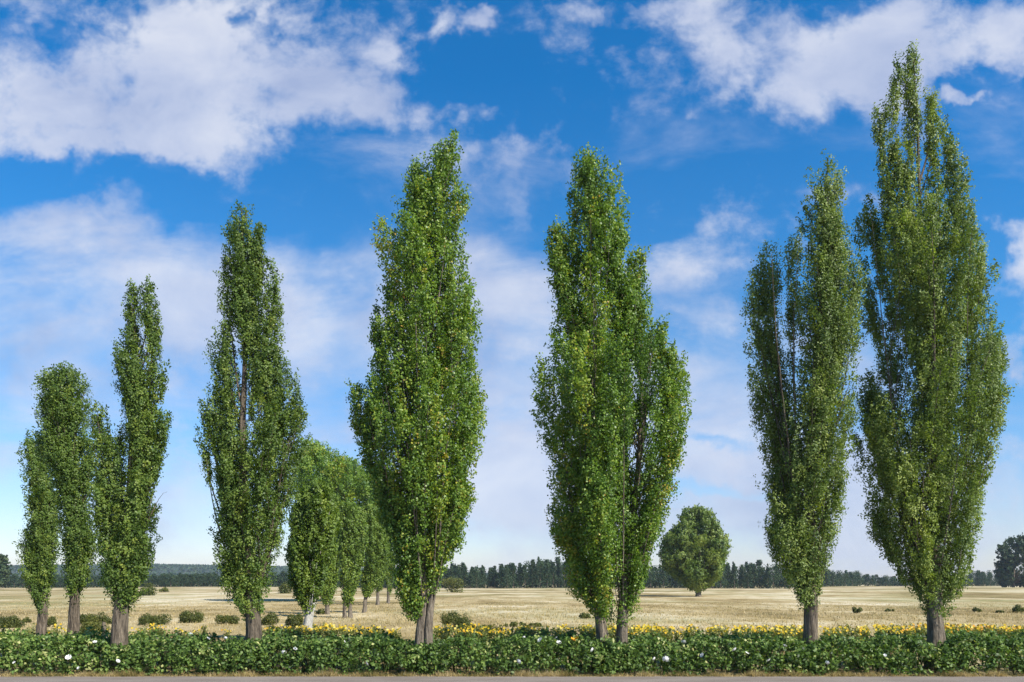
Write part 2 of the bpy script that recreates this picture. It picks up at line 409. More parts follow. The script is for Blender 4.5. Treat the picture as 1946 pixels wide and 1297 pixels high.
# T4
crown_tree('poplar_tree', 'bright green poplar on two joined trunks, its tip leaning right', 'tree', ROWG, 22.2, (804, 1272),
           [[(797, 1275, .17), (796, 1228, .135), (798, 1180, .12), (806, 1100, .1), (800, 1000, .085), (800, 800, .06), (806, 600, .04), (850, 275, .008)],
            [(815, 1275, .17), (813, 1228, .13), (814, 1170, .11), (822, 1110, .085), (842, 1050, .06), (858, 900, .045), (868, 700, .025), (872, 560, .01)],
            [(792, 1180, .08), (775, 1120, .07), (755, 1000, .05), (730, 880, .03), (704, 800, .01)]],
           [[(252, 855, 861), (265, 845, 864), (280, 838, 868), (300, 830, 874), (312, 824, 882), (330, 812, 878), (345, 804, 870), (360, 794, 872), (375, 776, 885), (390, 762, 889), (410, 750, 880), (430, 740, 878), (450, 724, 882), (470, 720, 880), (500, 722, 887), (530, 728, 888), (560, 727, 893), (590, 728, 907), (620, 726, 905), (650, 718, 902), (680, 714, 900), (710, 712, 906), (740, 706, 916), (760, 700, 920), (790, 695, 918), (820, 690, 922), (850, 688, 918), (880, 691, 905), (905, 696, 892), (925, 702, 890), (940, 712, 903), (960, 716, 900), (985, 722, 890), (1010, 728, 878), (1040, 742, 860), (1070, 748, 845), (1100, 750, 834), (1130, 754, 823), (1150, 760, 812), (1168, 772, 806)],
            [(308, 787, 796), (325, 781, 802), (345, 775, 806), (370, 768, 812)],
            [(613, 710, 722), (630, 709, 730), (650, 711, 732), (680, 712, 735), (700, 714, 740)],
            [(730, 664, 682), (745, 662, 700), (765, 660, 715), (790, 662, 722), (815, 668, 725), (845, 677, 730), (880, 687, 735), (910, 694, 740)],
            [(950, 720, 800), (1000, 728, 800), (1060, 748, 796), (1110, 753, 794), (1150, 762, 793), (1170, 774, 792)],
            [(985, 800, 880), (1030, 806, 866), (1070, 808, 848), (1110, 812, 832)],
            [(1020, 866, 896), (1032, 856, 884), (1044, 846, 872)]],
           122000, M['leaf_fresh'], M['bark_pale'], [(808, 640, 10, 50, .7), (840, 560, 10, 60, .5), (716, 870, 10, 50, .85), (742, 930, 8, 40, .6), (800, 740, 12, 50, .5), (690, 800, 14, 60, .35), (826, 410, 10, 40, .6), (770, 470, 8, 50, .65), (760, 560, 7, 50, .6), (790, 560, 7, 60, .6), (868, 800, 8, 60, .5), (750, 800, 8, 50, .5), (735, 880, 9, 50, .6), (808, 1120, 10, 60, .85)], nplume=230, leaf=(.062, .056), tone0=.47, side_mix=.5, spread=.6, tnoise=.12, fan=(.1, .55))
# T5
crown_tree('poplar_tree', 'broad bright green poplar standing on two separate splayed trunks', 'tree', ROWG, 22.7, (1166, 1272),
           [[(1152, 1272, .2), (1148, 1215, .165), (1140, 1170, .14), (1128, 1100, .1), (1120, 950, .08), (1118, 750, .06), (1122, 560, .04), (1124, 305, .008)],
            [(1184, 1274, .2), (1184, 1220, .16), (1182, 1170, .14), (1190, 1100, .1), (1204, 950, .075), (1215, 800, .05), (1214, 650, .03), (1212, 495, .008)],
            [(1136, 1170, .08), (1100, 1060, .06), (1080, 900, .04), (1062, 790, .02), (1052, 720, .008)]],
           [[(292, 1112, 1134), (305, 1097, 1136), (320, 1087, 1150), (335, 1084, 1170), (355, 1082, 1173), (375, 1081, 1180), (400, 1082, 1183), (420, 1081, 1188), (445, 1078, 1195), (460, 1074, 1193), (480, 1070, 1187), (500, 1066, 1190), (530, 1060, 1196), (560, 1056, 1215), (590, 1058, 1230), (620, 1058, 1238), (645, 1052, 1248), (660, 1040, 1260), (672, 1030, 1276), (690, 1024, 1284), (720, 1024, 1284), (750, 1022, 1292), (780, 1021, 1294), (800, 1021, 1298), (830, 1028, 1294), (860, 1036, 1295), (890, 1047, 1290), (910, 1048, 1285), (930, 1044, 1278), (960, 1040, 1272), (985, 1036, 1269), (1010, 1040, 1264), (1035, 1050, 1254), (1055, 1066, 1245), (1080, 1072, 1238), (1105, 1074, 1228), (1130, 1080, 1220), (1145, 1100, 1212), (1160, 1115, 1204), (1176, 1130, 1198)],
            [(480, 1208, 1220), (495, 1196, 1226), (510, 1191, 1222), (540, 1178, 1226), (570, 1172, 1230), (600, 1165, 1232)],
            [(428, 1057, 1072), (445, 1047, 1078), (465, 1049, 1080), (480, 1042, 1080), (500, 1041, 1082), (530, 1050, 1085), (570, 1056, 1090)],
            [(612, 1255, 1265), (630, 1246, 1264), (655, 1240, 1264)],
            [(662, 1272, 1282), (680, 1262, 1285), (720, 1258, 1286)]],
           140000, M['leaf_fresh'], M['bark_pale'], [(1145, 375, 6, 14, .9), (1118, 660, 9, 50, .55), (1205, 870, 14, 40, .8), (1060, 800, 16, 60, .4), (1245, 790, 10, 50, .6), (1100, 560, 7, 60, .5), (1150, 640, 7, 60, .5), (1080, 850, 8, 60, .55), (1168, 1150, 12, 50, .97), (1180, 900, 6, 50, .3)], nplume=230, leaf=(.062, .056), tone0=.47, side_mix=.5, spread=.6, tnoise=.12, fan=(.1, .55))
# T6
crown_tree('poplar_tree', 'slim olive green poplar with sharp tip and a lower dark shoulder of spires', 'tree', ROWG, 22.1, (1540, 1272),
           [[(1540, 1275, .225), (1540, 1212, .185), (1541, 1150, .175), (1543, 1080, .14), (1538, 950, .1), (1545, 760, .07), (1565, 500, .04), (1573, 300, .008)],
            [(1536, 1150, .1), (1520, 1040, .075), (1500, 880, .055), (1478, 680, .03), (1466, 480, .008)],
            [(1528, 1000, .06), (1510, 800, .04), (1508, 620, .02), (1520, 450, .006)]],
           [[(290, 1570, 1577), (310, 1566, 1581), (325, 1559, 1588), (345, 1552, 1600), (380, 1548, 1605), (420, 1541, 1605), (450, 1537, 1609), (490, 1532, 1613), (530, 1524, 1626), (570, 1519, 1631), (610, 1518, 1631), (650, 1517, 1629), (690, 1516, 1626), (720, 1514, 1622), (760, 1510, 1622), (800, 1505, 1618), (830, 1500, 1612), (860, 1495, 1610), (890, 1490, 1606), (920, 1485, 1605), (950, 1480, 1602), (980, 1478, 1598), (1010, 1474, 1596), (1030, 1470, 1600), (1050, 1472, 1588), (1075, 1482, 1578), (1100, 1498, 1574), (1120, 1510, 1566), (1135, 1518, 1556), (1152, 1526, 1552)],
            [(497, 1620, 1626), (520, 1614, 1633), (560, 1612, 1634), (600, 1610, 1632)],
            [(462, 1465, 1472), (480, 1460, 1480), (500, 1458, 1486), (540, 1456, 1487), (600, 1450, 1480), (640, 1448, 1479), (700, 1446, 1500)],
            [(467, 1449, 1456), (485, 1443, 1461), (530, 1440, 1464), (600, 1438, 1464)],
            [(502, 1424, 1434), (520, 1424, 1440), (550, 1418, 1446), (570, 1416, 1448), (600, 1422, 1450), (640, 1428, 1456), (680, 1428, 1478), (720, 1430, 1495), (760, 1432, 1510), (800, 1430, 1520), (830, 1440, 1522), (860, 1452, 1525), (890, 1450, 1525), (920, 1454, 1525), (950, 1464, 1525), (980, 1468, 1525), (1020, 1462, 1525), (1060, 1475, 1525), (1090, 1494, 1530)],
            [(432, 1523, 1529), (450, 1511, 1526), (480, 1491, 1527), (520, 1492, 1522), (560, 1492, 1519), (590, 1490, 1517), (640, 1488, 1512), (700, 1494, 1516), (780, 1496, 1520)],
            [(994, 1452, 1462), (1010, 1453, 1476), (1030, 1457, 1482), (1055, 1466, 1486)]],
           125000, M['leaf_olive'], M['bark'], [(1489, 600, 6, 70, .9), (1512, 760, 6, 80, .6), (1530, 980, 9, 60, .75), (1545, 1000, 8, 50, .6), (1470, 760, 8, 50, .5), (1455, 640, 6, 40, .45)], nplume=200, plume=(1.1, 2.4, .24, .42), shell=.8, tone0=.48, back={2: .9, 3: 1.0, 4: .9, 5: .9, 6: .8})
# T7
crown_tree('poplar_tree', 'tallest olive green poplar, many spired, on a thick pale trunk, last on the right', 'tree', ROWG, 23.0, (1779, 1272),
           [[(1780, 1275, .26), (1779, 1225, .225), (1778, 1165, .205), (1776, 1080, .17), (1778, 940, .12), (1770, 740, .095), (1758, 520, .06), (1745, 300, .035), (1735, 92, .008)],
            [(1772, 1150, .11), (1742, 1040, .09), (1712, 900, .06), (1690, 760, .04), (1668, 560, .02), (1652, 400, .006)],
            [(1788, 1120, .11), (1820, 950, .08), (1848, 750, .05), (1845, 560, .03), (1812, 300, .008)]],
           [[(84, 1730, 1740), (95, 1722, 1744), (105, 1712, 1748), (130, 1711, 1750), (150, 1711, 1752), (180, 1713, 1752), (210, 1714, 1753), (260, 1716, 1752), (320, 1718, 1752), (380, 1716, 1756), (430, 1714, 1760)],
            [(137, 1699, 1707), (150, 1694, 1712), (180, 1692, 1712), (210, 1686, 1712), (260, 1684, 1712), (320, 1686, 1716), (400, 1684, 1718), (460, 1682, 1720)],
            [(173, 1770, 1782), (190, 1760, 1784), (220, 1756, 1783), (260, 1756, 1783), (310, 1758, 1786), (360, 1756, 1790), (420, 1754, 1792)],
            [(200, 1662, 1669), (215, 1658, 1674), (250, 1663, 1682), (290, 1668, 1684), (340, 1672, 1690), (400, 1672, 1694)],
            [(226, 1793, 1802), (250, 1788, 1814), (280, 1790, 1827), (310, 1792, 1833), (340, 1792, 1832), (380, 1792, 1832), (430, 1790, 1840)],
            [(395, 1672, 1838), (410, 1670, 1842), (440, 1666, 1847), (475, 1662, 1864), (500, 1660, 1868), (540, 1668, 1868), (580, 1680, 1866), (600, 1686, 1872), (630, 1690, 1882), (655, 1690, 1888), (680, 1685, 1890), (710, 1680, 1892), (740, 1672, 1894), (770, 1660, 1896), (800, 1645, 1893), (840, 1646, 1890), (880, 1646, 1884), (910, 1646, 1880), (940, 1652, 1876), (960, 1651, 1869), (990, 1660, 1860), (1020, 1666, 1852), (1045, 1676, 1845), (1075, 1706, 1838), (1100, 1722, 1832), (1130, 1742, 1825), (1150, 1752, 1814), (1168, 1763, 1799)],
            [(376, 1647, 1654), (400, 1640, 1666), (430, 1638, 1675), (460, 1645, 1680), (490, 1652, 1685), (510, 1660, 1690)],
            [(528, 1643, 1650), (550, 1638, 1663), (580, 1636, 1668), (610, 1640, 1672), (640, 1646, 1688), (680, 1662, 1706), (720, 1670, 1715)],
            [(712, 1642, 1654), (730, 1638, 1672), (770, 1638, 1690), (820, 1640, 1700)],
            [(650, 1892, 1902), (675, 1884, 1904), (710, 1874, 1903), (760, 1868, 1900)],
            [(476, 1860, 1870), (500, 1854, 1872), (540, 1850, 1871)],
            [(1000, 1666, 1700), (1040, 1676, 1712), (1075, 1698, 1722), (1098, 1712, 1726)]],
           200000, M['leaf_olive'], M['bark_pale'], [(1745, 360, 16, 90, .75), (1760, 480, 9, 50, .85), (1790, 300, 6, 40, .6), (1695, 620, 12, 90, .7), (1712, 720, 8, 70, .8), (1708, 780, 14, 50, .6), (1718, 1040, 14, 60, .8), (1700, 960, 10, 60, .5), (1775, 850, 8, 60, .7), (1665, 960, 10, 60, .4)], nplume=330, plume=(.9, 2.0, .2, .36), shell=.8, tone0=.5, back={6: .8, 7: .9, 8: .8})

# ------------------------------------------------------------------ smaller poplars running away across the field
SMG = 'small poplars running away across the field'
crown_tree('small_poplar_tree', 'small poplar with a bright white trunk, nearest of the group between two tall poplars', 'tree', SMG, 33, (583, 1221),
           [[(583, 1221, .24), (583, 1190, .18), (590, 1150, .14), (606, 1080, .1), (612, 1000, .06), (610, 940, .015)],
            [(580, 1165, .1), (566, 1090, .06), (574, 990, .02)]],
           [[(922, 594, 622), (950, 570, 634), (980, 557, 638), (1010, 553, 638), (1050, 550, 634), (1090, 550, 626), (1110, 553, 618), (1130, 560, 610), (1150, 570, 598), (1163, 577, 592)]],
           34000, M['leaf_small'], M['bark_white'], [(600, 1040, 7, 40, .6), (575, 980, 6, 20, .6)], nplume=110, leaf=(.085, .075), plume=(.5, 1.1, .22, .4))
for lab, d, bx, by, lean, out, nl in [
    ('small poplar with a straight slim trunk, just right of the white trunked one', 61, 622, 1168, 0, [(948, 622, 642), (970, 613, 650), (1010, 607, 652), (1060, 609, 646), (1100, 606, 643), (1130, 606, 636), (1147, 613, 631)], 22000),
    ('small poplar on twin thin trunks in the middle of the receding row', 55, 660, 1175, 0, [(962, 652, 674), (985, 643, 692), (1010, 642, 696), (1050, 645, 692), (1090, 648, 685), (1120, 650, 676), (1147, 654, 669)], 30000),
    ('small poplar with a pale leaning limb, fourth along the receding row', 64, 692, 1165, 18, [(966, 696, 716), (990, 688, 728), (1030, 686, 735), (1070, 691, 732), (1100, 690, 722), (1130, 688, 706)], 24000),
    ('small far poplar, last but one along the receding row', 85, 718, 1150, 0, [(975, 714, 732), (1000, 708, 740), (1050, 708, 742), (1090, 711, 737), (1122, 713, 726)], 12000),
    ('small far poplar half behind the twin trunked tall poplar, last along the receding row', 90, 738, 1148, 0, [(985, 722, 752), (1060, 725, 755), (1100, 731, 750), (1127, 734, 744)], 10000)]:
    tr = [[(bx, by, .17), (bx + lean * .2, by - 40, .13), (bx + lean * .8, by - 110, .08), (bx + lean, out[0][0] + 12, .015)]]
    if d == 55:
        tr = [[(bx - 5, by, .13), (bx - 5, by - 40, .1), (bx - 8, by - 110, .06), (bx - 6, out[0][0] + 20, .015)],
              [(bx + 6, by + .5, .15), (bx + 5, by - 40, .11), (bx + 8, by - 110, .07), (bx + 6, out[0][0] + 12, .015)]]
    crown_tree('small_poplar_tree', lab, 'tree', SMG, d, (bx, by), tr, [out], nl, M['leaf_small'],
               M['bark_pale'], nplume=80, leaf=(.12, .10), plume=(.7, 1.5, .3, .55))
crown_tree('leafy_tree', 'broad spreading bright green tree behind the small poplars, its crown above them', 'tree', None, 96, (661, 1145),
           [[(661, 1145, .4), (661, 1080, .32), (664, 1000, .24), (650, 920, .1), (630, 870, .03)],
            [(664, 1010, .2), (690, 950, .12), (720, 910, .03)], [(662, 1020, .2), (630, 960, .12), (590, 880, .03)]],
           [[(838, 578, 590), (850, 574, 612), (862, 570, 640), (878, 566, 668), (888, 562, 702), (905, 560, 732), (940, 560, 750), (970, 566, 750), (995, 585, 742), (1012, 612, 725)]],
           34000, M['leaf_fresh'], M['bark'], nplume=150, leaf=(.22, .19), plume=(.8, 1.5, .7, 1.2), clump='round', tone0=.46)

# ------------------------------------------------------------------ other single trees
crown_tree('round_tree', 'small rounded tree standing alone in the pale field behind the hedge row', 'tree', None, 140, (1326, 1132.4),
           [[(1327, 1133, .42), (1326, 1118, .36), (1322, 1080, .28), (1322, 1030, .15), (1324, 985, .04)],
            [(1324, 1110, .2), (1350, 1060, .12), (1362, 1025, .04)], [(1324, 1108, .2), (1290, 1060, .12), (1280, 1030, .04)]],
           [[(969, 1313, 1336), (977, 1302, 1348), (990, 1294, 1356), (1003, 1286, 1363), (1015, 1274, 1370), (1030, 1262, 1379), (1055, 1257, 1379), (1078, 1262, 1371), (1095, 1280, 1366), (1108, 1298, 1355), (1121, 1312, 1338)]],
           38000, M['leaf_round'], M['bark_pale'], nplume=80, leaf=(.3, .26), plume=(.7, 1.3, .65, 1.2), clump='round', tone0=.56, shell=.8, spread=.4)
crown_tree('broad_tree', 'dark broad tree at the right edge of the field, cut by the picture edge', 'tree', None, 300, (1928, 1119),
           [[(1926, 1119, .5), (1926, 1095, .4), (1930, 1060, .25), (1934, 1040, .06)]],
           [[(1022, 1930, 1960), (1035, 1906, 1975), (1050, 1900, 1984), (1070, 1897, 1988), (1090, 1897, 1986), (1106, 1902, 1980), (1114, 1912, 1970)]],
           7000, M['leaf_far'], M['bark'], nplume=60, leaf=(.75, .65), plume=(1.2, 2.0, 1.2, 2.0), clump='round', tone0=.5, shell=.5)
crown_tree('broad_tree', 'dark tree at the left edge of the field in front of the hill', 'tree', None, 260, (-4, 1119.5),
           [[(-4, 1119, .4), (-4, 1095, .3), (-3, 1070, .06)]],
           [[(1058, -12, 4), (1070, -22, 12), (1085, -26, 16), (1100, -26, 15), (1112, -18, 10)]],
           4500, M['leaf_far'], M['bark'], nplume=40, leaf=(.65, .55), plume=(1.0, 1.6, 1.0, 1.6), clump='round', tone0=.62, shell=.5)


# ------------------------------------------------------------------ bushes in the field
def bush(label, x, y, w, h, d=None, tone0=.45, name='bush', cat='bush', group='bushes scattered in the dry field', mat='leaf_bush', wide=None):
    d = d or CAMZ * FOC / (y - HY)
    px = d / FOC
    o = P(x, y, d); o[2] = float(gz(o[0], d))
    root = empty(name, o, label, cat, group)
    W, H = w * px / 2 * 1.15, h * px * 1.12
    n = int(np.clip(w * h * 3.2, 500, 5200)) if d < 100 else int(np.clip(w * h * 2.5, 300, 1500))
    k = max(8, int(w / 4))
    ph = rng.uniform(0, 2 * np.pi, k); r = np.sqrt(rng.uniform(0, 1, k)) * 0.72
    D = W if wide is None else wide
    cen = np.stack([r * np.cos(ph) * W, r * np.sin(ph) * min(D, W), H * (0.38 + 0.3 * rng.uniform(-1, 1, k)) * (1 - 0.45 * r)], axis=1)
    cr = np.minimum(W, H) * rng.uniform(0.28, 0.45, k)
    i = rng.integers(0, k, n)
    dr = norm(rng.normal(0, 1, (n, 3)))
    p = cen[i] + dr * (cr[i] * rng.uniform(0.55, 1.12, n))[:, None]
    p[:, 2] = np.abs(p[:, 2]) * 0.98 + 0.02
    ls = max(0.07, 2.6 * px)
    v, f = leaves(p, dr + [0, 0, .4], ls, ls * .75)
    tone = np.clip(tone0 + rng.normal(0, .1, k)[i] + rng.normal(0, .17, n), 0, 1)
    add_mesh('foliage', v, f, M[mat], root, np.repeat(tone, 4))
    g = Geo()
    for q in range(min(k, 9)):
        path = np.stack([np.linspace(cen[q, 0] * .1, cen[q, 0], 5), np.linspace(cen[q, 1] * .1, cen[q, 1], 5), np.linspace(-.03, cen[q, 2] + .3 * cr[q], 5)], axis=1)
        v, f = tube(path, np.linspace(.03, .008, 5) * max(1, d / 60), 5); g.add(v, f)
    g.build('stem', M['stem'], root)
    return root


for a in [
    ('round dark bush at the left edge of the picture', 18, 1193, 48, 26),
    ('tiny dark round bush right of the leftmost bush', 50, 1184, 15, 14),
    ('dark bush right behind the trunk of the leftmost poplar', 90, 1192, 30, 22),
    ('domed dark bush between the bare grey trunk and the thick dark trunk', 180, 1187, 56, 24),
    ('low yellowish bush in front of the domed bush, left of the thick dark trunk', 172, 1206, 62, 25),
    ('long low bush like a strip of hedge, right of the thick dark trunk', 282, 1188, 80, 21),
    ('neat domed bush standing alone in the middle of the left gap', 362, 1184, 45, 26),
    ('low ragged spreading bush left of the rugged trunk', 434, 1186, 46, 20),
    ('round bush touching the right side of the rugged trunk', 513, 1188, 37, 30),
    ('round bush touching the left side of the white trunk', 562, 1193, 36, 32),
    ('big round bush in the gap right of the twin trunked poplar', 866, 1199, 60, 42),
    ('round green bush far off before the wood on the left', 281, 1134, 36, 27),
    ('far bush just left of the small white trunked poplar', 541, 1131, 34, 24),
    ('pale small bush at the foot of the left wood', 312, 1126, 24, 9),
    ('bright green bush at the left end of the right hand wood', 860, 1128, 40, 40),
    ('small dark bush in the field between the two rightmost poplars', 1628, 1166, 18, 14),
    ('low wide scrub in the field left of the tallest poplar', 1690, 1163, 30, 6),
    ('low dark bush in the field right of the tallest poplar', 1855, 1164, 20, 9),
    ('low bush in the field at the right edge of the picture', 1936, 1164, 34, 14),
    ('low scrub between the two round bushes of the far right field', 1900, 1165, 22, 6),
    ('small low bush beside the small poplars trunk row', 608, 1168, 18, 12),
    ('low green scrub under the broad twin trunked poplar on its left', 1112, 1176, 26, 12)]:
    bush(*a, tone0=.62 if ('yellowish' in a[0] or 'pale' in a[0] or 'bright' in a[0]) else .42)
for i, (x, y, w, h, l) in enumerate([(905, 1196, 70, 10, 'low strip of green scrub right of the big round bush'), (990, 1192, 90, 9, 'low strip of green scrub behind the yellow flowers, left of the splayed trunks')]):
    bush(l, x, y, w, h, tone0=.55, wide=.8)

# grey stump left of the thick trunk
so = P(203, 1205, 30); so[2] = 0
st = empty('tree_stump', so, 'pale grey broken stump just left of the thick dark trunk', 'stump')
zz = np.linspace(-.1, .95, 9)
v, f = tube(np.stack([-.12 * zz + .03 * np.sin(zz * 7), 0 * zz, zz], axis=1), np.array([.2, .17, .14, .12, .1, .085, .075, .065, .05]), 10, .14)
add_mesh('wood', v, f, M['bark_pale'], st, smooth=True)

# ------------------------------------------------------------------ hedge of roses
HX = 17.5


def hedge_top(x):
    h = 0.85 + 0.06 * np.sin(x * 1.9) * np.sin(x * .7 + 1) + 0.05 * np.sin(x * 3.7 + 1 + np.sin(x * 1.3)) + 0.04 * np.sin(x * 8.3 + 2 * np.sin(x * 2.1))
    h = h + 0.10 * np.exp(-((x + 12.5) / 1.9) ** 2) + 0.07 * np.clip((x - 9) / 4, 0, 1)
    return h


TRUNKS = [(228, 22.0, .68, .30), (482, 22.5, .80, .28), (804, 22.2, .68, .34), (1152, 22.7, .78, .26), (1184, 22.7, .74, .26), (1540, 22.1, .86, .28), (1779, 23.0, .66, .33)]


def hedge_h(x, y):
    """height of the hedge surface; it sinks in front of each trunk"""
    h = hedge_top(x)
    u = np.clip((y - 21.25) / 0.75, 0, 1)
    h = h * (0.30 + 0.70 * np.sin(u * np.pi / 2) ** 0.75)
    v = np.clip((24.4 - y) / 0.9, 0, 1)
    h = h * (0.4 + 0.6 * np.sin(v * np.pi / 2) ** 0.8)
    for (tx, td, tz, tw) in TRUNKS:
        X = (tx - CX) * td / FOC
        k = np.exp(-((x * td / y - X) / tw) ** 4) * (y < td + .15)
        h = np.minimum(h, h * (1 - k) + k * np.minimum(h, tz + 0.05 * (21.2 - y) + .05))
    return h


hroot = empty('rose_hedge', (0, 22.6, 0), 'long dense dark green rose hedge along the road with a few white blossoms', 'hedge')
horg = np.array([0, 22.6, 0])
ns = 5600
sx = rng.uniform(-HX, HX, ns); sy = 21.3 + 3.1 * rng.beta(0.85, 1.5, ns)
for (tx, td, tz, tw) in TRUNKS:               # the hedge grows thick round the foot of each tree
    xx = (tx - CX) * td / FOC
    sx = np.concatenate([sx, xx * .97 + rng.normal(0, .26, 60)]); sy = np.concatenate([sy, rng.uniform(21.35, td - .15, 60)])
ns = len(sx)
sh = hedge_h(sx, sy)
sz = sh * np.where(rng.uniform(0, 1, ns) < .07, rng.uniform(1.0, 1.17, ns), 1) * np.where(rng.uniform(0, 1, ns) < .55, rng.uniform(.78, 1.02, ns), rng.uniform(.06, .9, ns))
sprig_t = rng.normal(0, .16, ns) + np.where(rng.uniform(0, 1, ns) < .06, .4, 0)
cn = rng.poisson(17, ns)
i = np.repeat(np.arange(ns), cn); n = len(i)
dr = norm(rng.normal(0, 1, (n, 3)))
pr = rng.uniform(.3, 1, n) * rng.uniform(.09, .2, ns)[i]
p = np.stack([sx, sy, sz], axis=1)[i] + dr * pr[:, None] * [1, 1, 1.15]
ok = (p[:, 2] > .03) & (p[:, 2] < hedge_h(p[:, 0], np.clip(p[:, 1], 21.2, 24.5)) * np.where(sz[i] > sh[i], 1.22, 1) + .07 * rng.uniform(0, 1, n)) & (p[:, 1] > 21.18)
p, dr, i = p[ok], dr[ok], i[ok]
tone = np.clip(.42 + sprig_t[i] + rng.normal(0, .17, len(i)) + .14 * np.exp(-((p[:, 0] + 12.5) / 2.0) ** 2), 0, 1)
v, f = leaves(p - horg, dr + [0, -.25, .55], 0.1, .066, spread=.75)
add_mesh('foliage', v, f, M['leaf_hedge'], hroot, np.repeat(tone, 4))
g = Geo()
for q in range(420):
    x = rng.uniform(-HX, HX); y = rng.uniform(21.5, 23.9)
    for _ in range(3):
        tx, ty = x + rng.normal(0, .22), y + rng.normal(0, .2)
        tz = float(hedge_h(np.array([tx]), np.array([np.clip(ty, 21.3, 24.3)]))[0]) * .93
        u = np.linspace(0, 1, 5)
        pa = np.stack([x + (tx - x) * u ** 1.5, y + (ty - y) * u ** 1.5, -.03 + (tz + .03) * u], axis=1)
        v, f = tube(pa - horg, np.linspace(.014, .004, 5), 4); g.add(v, f)
g.build('stem', M['stem'], hroot)


def blossom_mesh(name, mat, r, petals=14):
    """a loose rosette of cupped petals"""
    g = Geo()
    for ring, (k, rad, tilt) in enumerate([(petals, 1.0, .35), (petals // 2 + 1, .68, .85), (petals // 3 + 1, .38, 1.25)]):
        for j in range(k):
            a = j * 2 * np.pi / k + ring * .4 + rng.normal(0, .1)
            o = np.array([np.cos(a), np.sin(a), 0]); s = np.array([-np.sin(a), np.cos(a), 0]); up = np.array([0, 0, 1.])
            d0 = o * np.cos(tilt) + up * np.sin(tilt)
            L = r * rad * rng.uniform(.85, 1.1)
            w = L * .55
            c0 = o * r * .08
            v = np.array([c0, c0 + d0 * L * .6 + s * w * .6, c0 + d0 * L + up * L * .12 + s * w * .25, c0 + d0 * L + up * L * .12 - s * w * .25, c0 + d0 * L * .6 - s * w * .6])
            t = rng.uniform(.2, 1)
            g.v.append(v); g.f.append(np.array([[0, 1, 2, 3, 4]]) + g.n); g.n += 5; g.t.append(np.full(5, t)); g.m.append(np.zeros(1))
    return g.build(name, mat, hroot)


wf = [(363, 1209, 7), (175, 1219, 5), (183, 1223, 5), (133, 1252, 7), (226, 1259, 5), (30, 1262, 4), (152, 1272, 4), (300, 1216, 4), (397, 1216, 5), (430, 1215, 4), (540, 1243, 6), (562, 1236, 5), (697, 1264, 6), (716, 1210, 6), (655, 1222, 4),
      (1027, 1219, 7), (1048, 1214, 6), (1057, 1215, 5), (1062, 1224, 6), (996, 1214, 4), (1126, 1238, 6), (1298, 1223, 6), (1264, 1256, 8), (1243, 1255, 5), (1334, 1248, 6), (1395, 1238, 7), (1418, 1244, 5), (1460, 1258, 6), (1490, 1230, 5), (985, 1260, 6), (820, 1246, 4), (1570, 1262, 5), (1680, 1248, 4)]


def hedge_point(x, y):
    """first point of the hedge surface along the sight line through a photo pixel"""
    for d in np.arange(21.15, 24.2, .03):
        q = P(x, y, d)
        if q[2] < hedge_h(np.array([q[0]]), np.array([d]))[0] - .02 or (d > 21.32 and q[2] < .25):
            return q
    return P(x, y, 22.2)


proto = blossom_mesh('white_blossom', M['petal_white'], .085)
for n_, (x, y, r) in enumerate(wf):
    b = proto if n_ == 0 else proto.copy()
    if n_: COL.objects.link(b)
    q = hedge_point(x, y) + [0, -.06, .03]
    b.location = q - horg
    b.rotation_euler = (R(random.uniform(30, 75)), R(random.uniform(-25, 25)), random.uniform(0, 6))
    k = r / 8.0
    b.scale = (k, k, k)
    b['label'] = 'white rose blossom in the dark hedge'; b['group'] = 'white blossoms of the hedge'
proto = blossom_mesh('orange_blossom', M['petal_orange'], .085)
for n_, (x, y, r) in enumerate([(1088, 1219, 5), (1096, 1217, 4), (712, 1208, 3)]):
    b = proto if n_ == 0 else proto.copy()
    if n_: COL.objects.link(b)
    b.location = hedge_point(x, y) + [0, -.05, .04] - horg
    b.rotation_euler = (R(random.uniform(30, 70)), R(random.uniform(-25, 25)), random.uniform(0, 6))
    b.scale = (r / 6.3,) * 3
    b['label'] = 'orange yellow blossom at the top of the hedge'; b['group'] = 'orange blossoms of the hedge'


# ------------------------------------------------------------------ yellow flowers behind the hedge
def flower_plant(seed, h, yellow):
    g = Geo()
    for s_ in range(4):
        tx, ty = rng.normal(0, .11, 2); tz = h * rng.uniform(.86, 1.03)
        u = np.linspace(0, 1, 4)
        v, f = tube(np.stack([tx * u ** 1.6, ty * u ** 1.6, tz * u], axis=1), np.linspace(.011, .006, 4), 4); g.add(v, f, .4, 0)
        n = 22
        z = rng.uniform(.25, .93, n)
        c = np.stack([tx * z ** 1.6, ty * z ** 1.6, tz * z], axis=1) + rng.normal(0, .06, (n, 3))
        v, f = leaves(c, rng.normal(0, .5, (n, 3)) + [0, -.2, .7], .12, .06); g.add(v, f, np.repeat(rng.uniform(.35, .95, n), 4), 0)
        for k in range(2 if rng.uniform() < .15 else (1 if rng.uniform() < .85 else 0)):
            c0 = np.array([tx, ty, tz]) + rng.normal(0, .07, 3) * [1, 1, .8]
            n = 12
            a = np.linspace(0, 2 * np.pi, n, endpoint=False)
            face = norm(np.array([rng.normal(0, .4), -0.7, .55]))
            s = norm(np.cross(face, [0, 0, 1.])); t = np.cross(s, face)
            o = np.cos(a)[:, None] * s + np.sin(a)[:, None] * t
            rr = rng.uniform(.03, .05)
            v = np.empty((n, 4, 3)); side = np.cross(o, face)
            v[:, 0] = c0 + o * rr * .1; v[:, 1] = c0 + o * rr * .65 + side * rr * .3; v[:, 2] = c0 + o * rr * 1.05 + face * rr * .1; v[:, 3] = c0 + o * rr * .65 - side * rr * .3
            g.add(v.reshape(-1, 3), np.arange(n * 4).reshape(-1, 4), float(np.clip(yellow + rng.normal(0, .2), 0, 1)), 1)
    return g


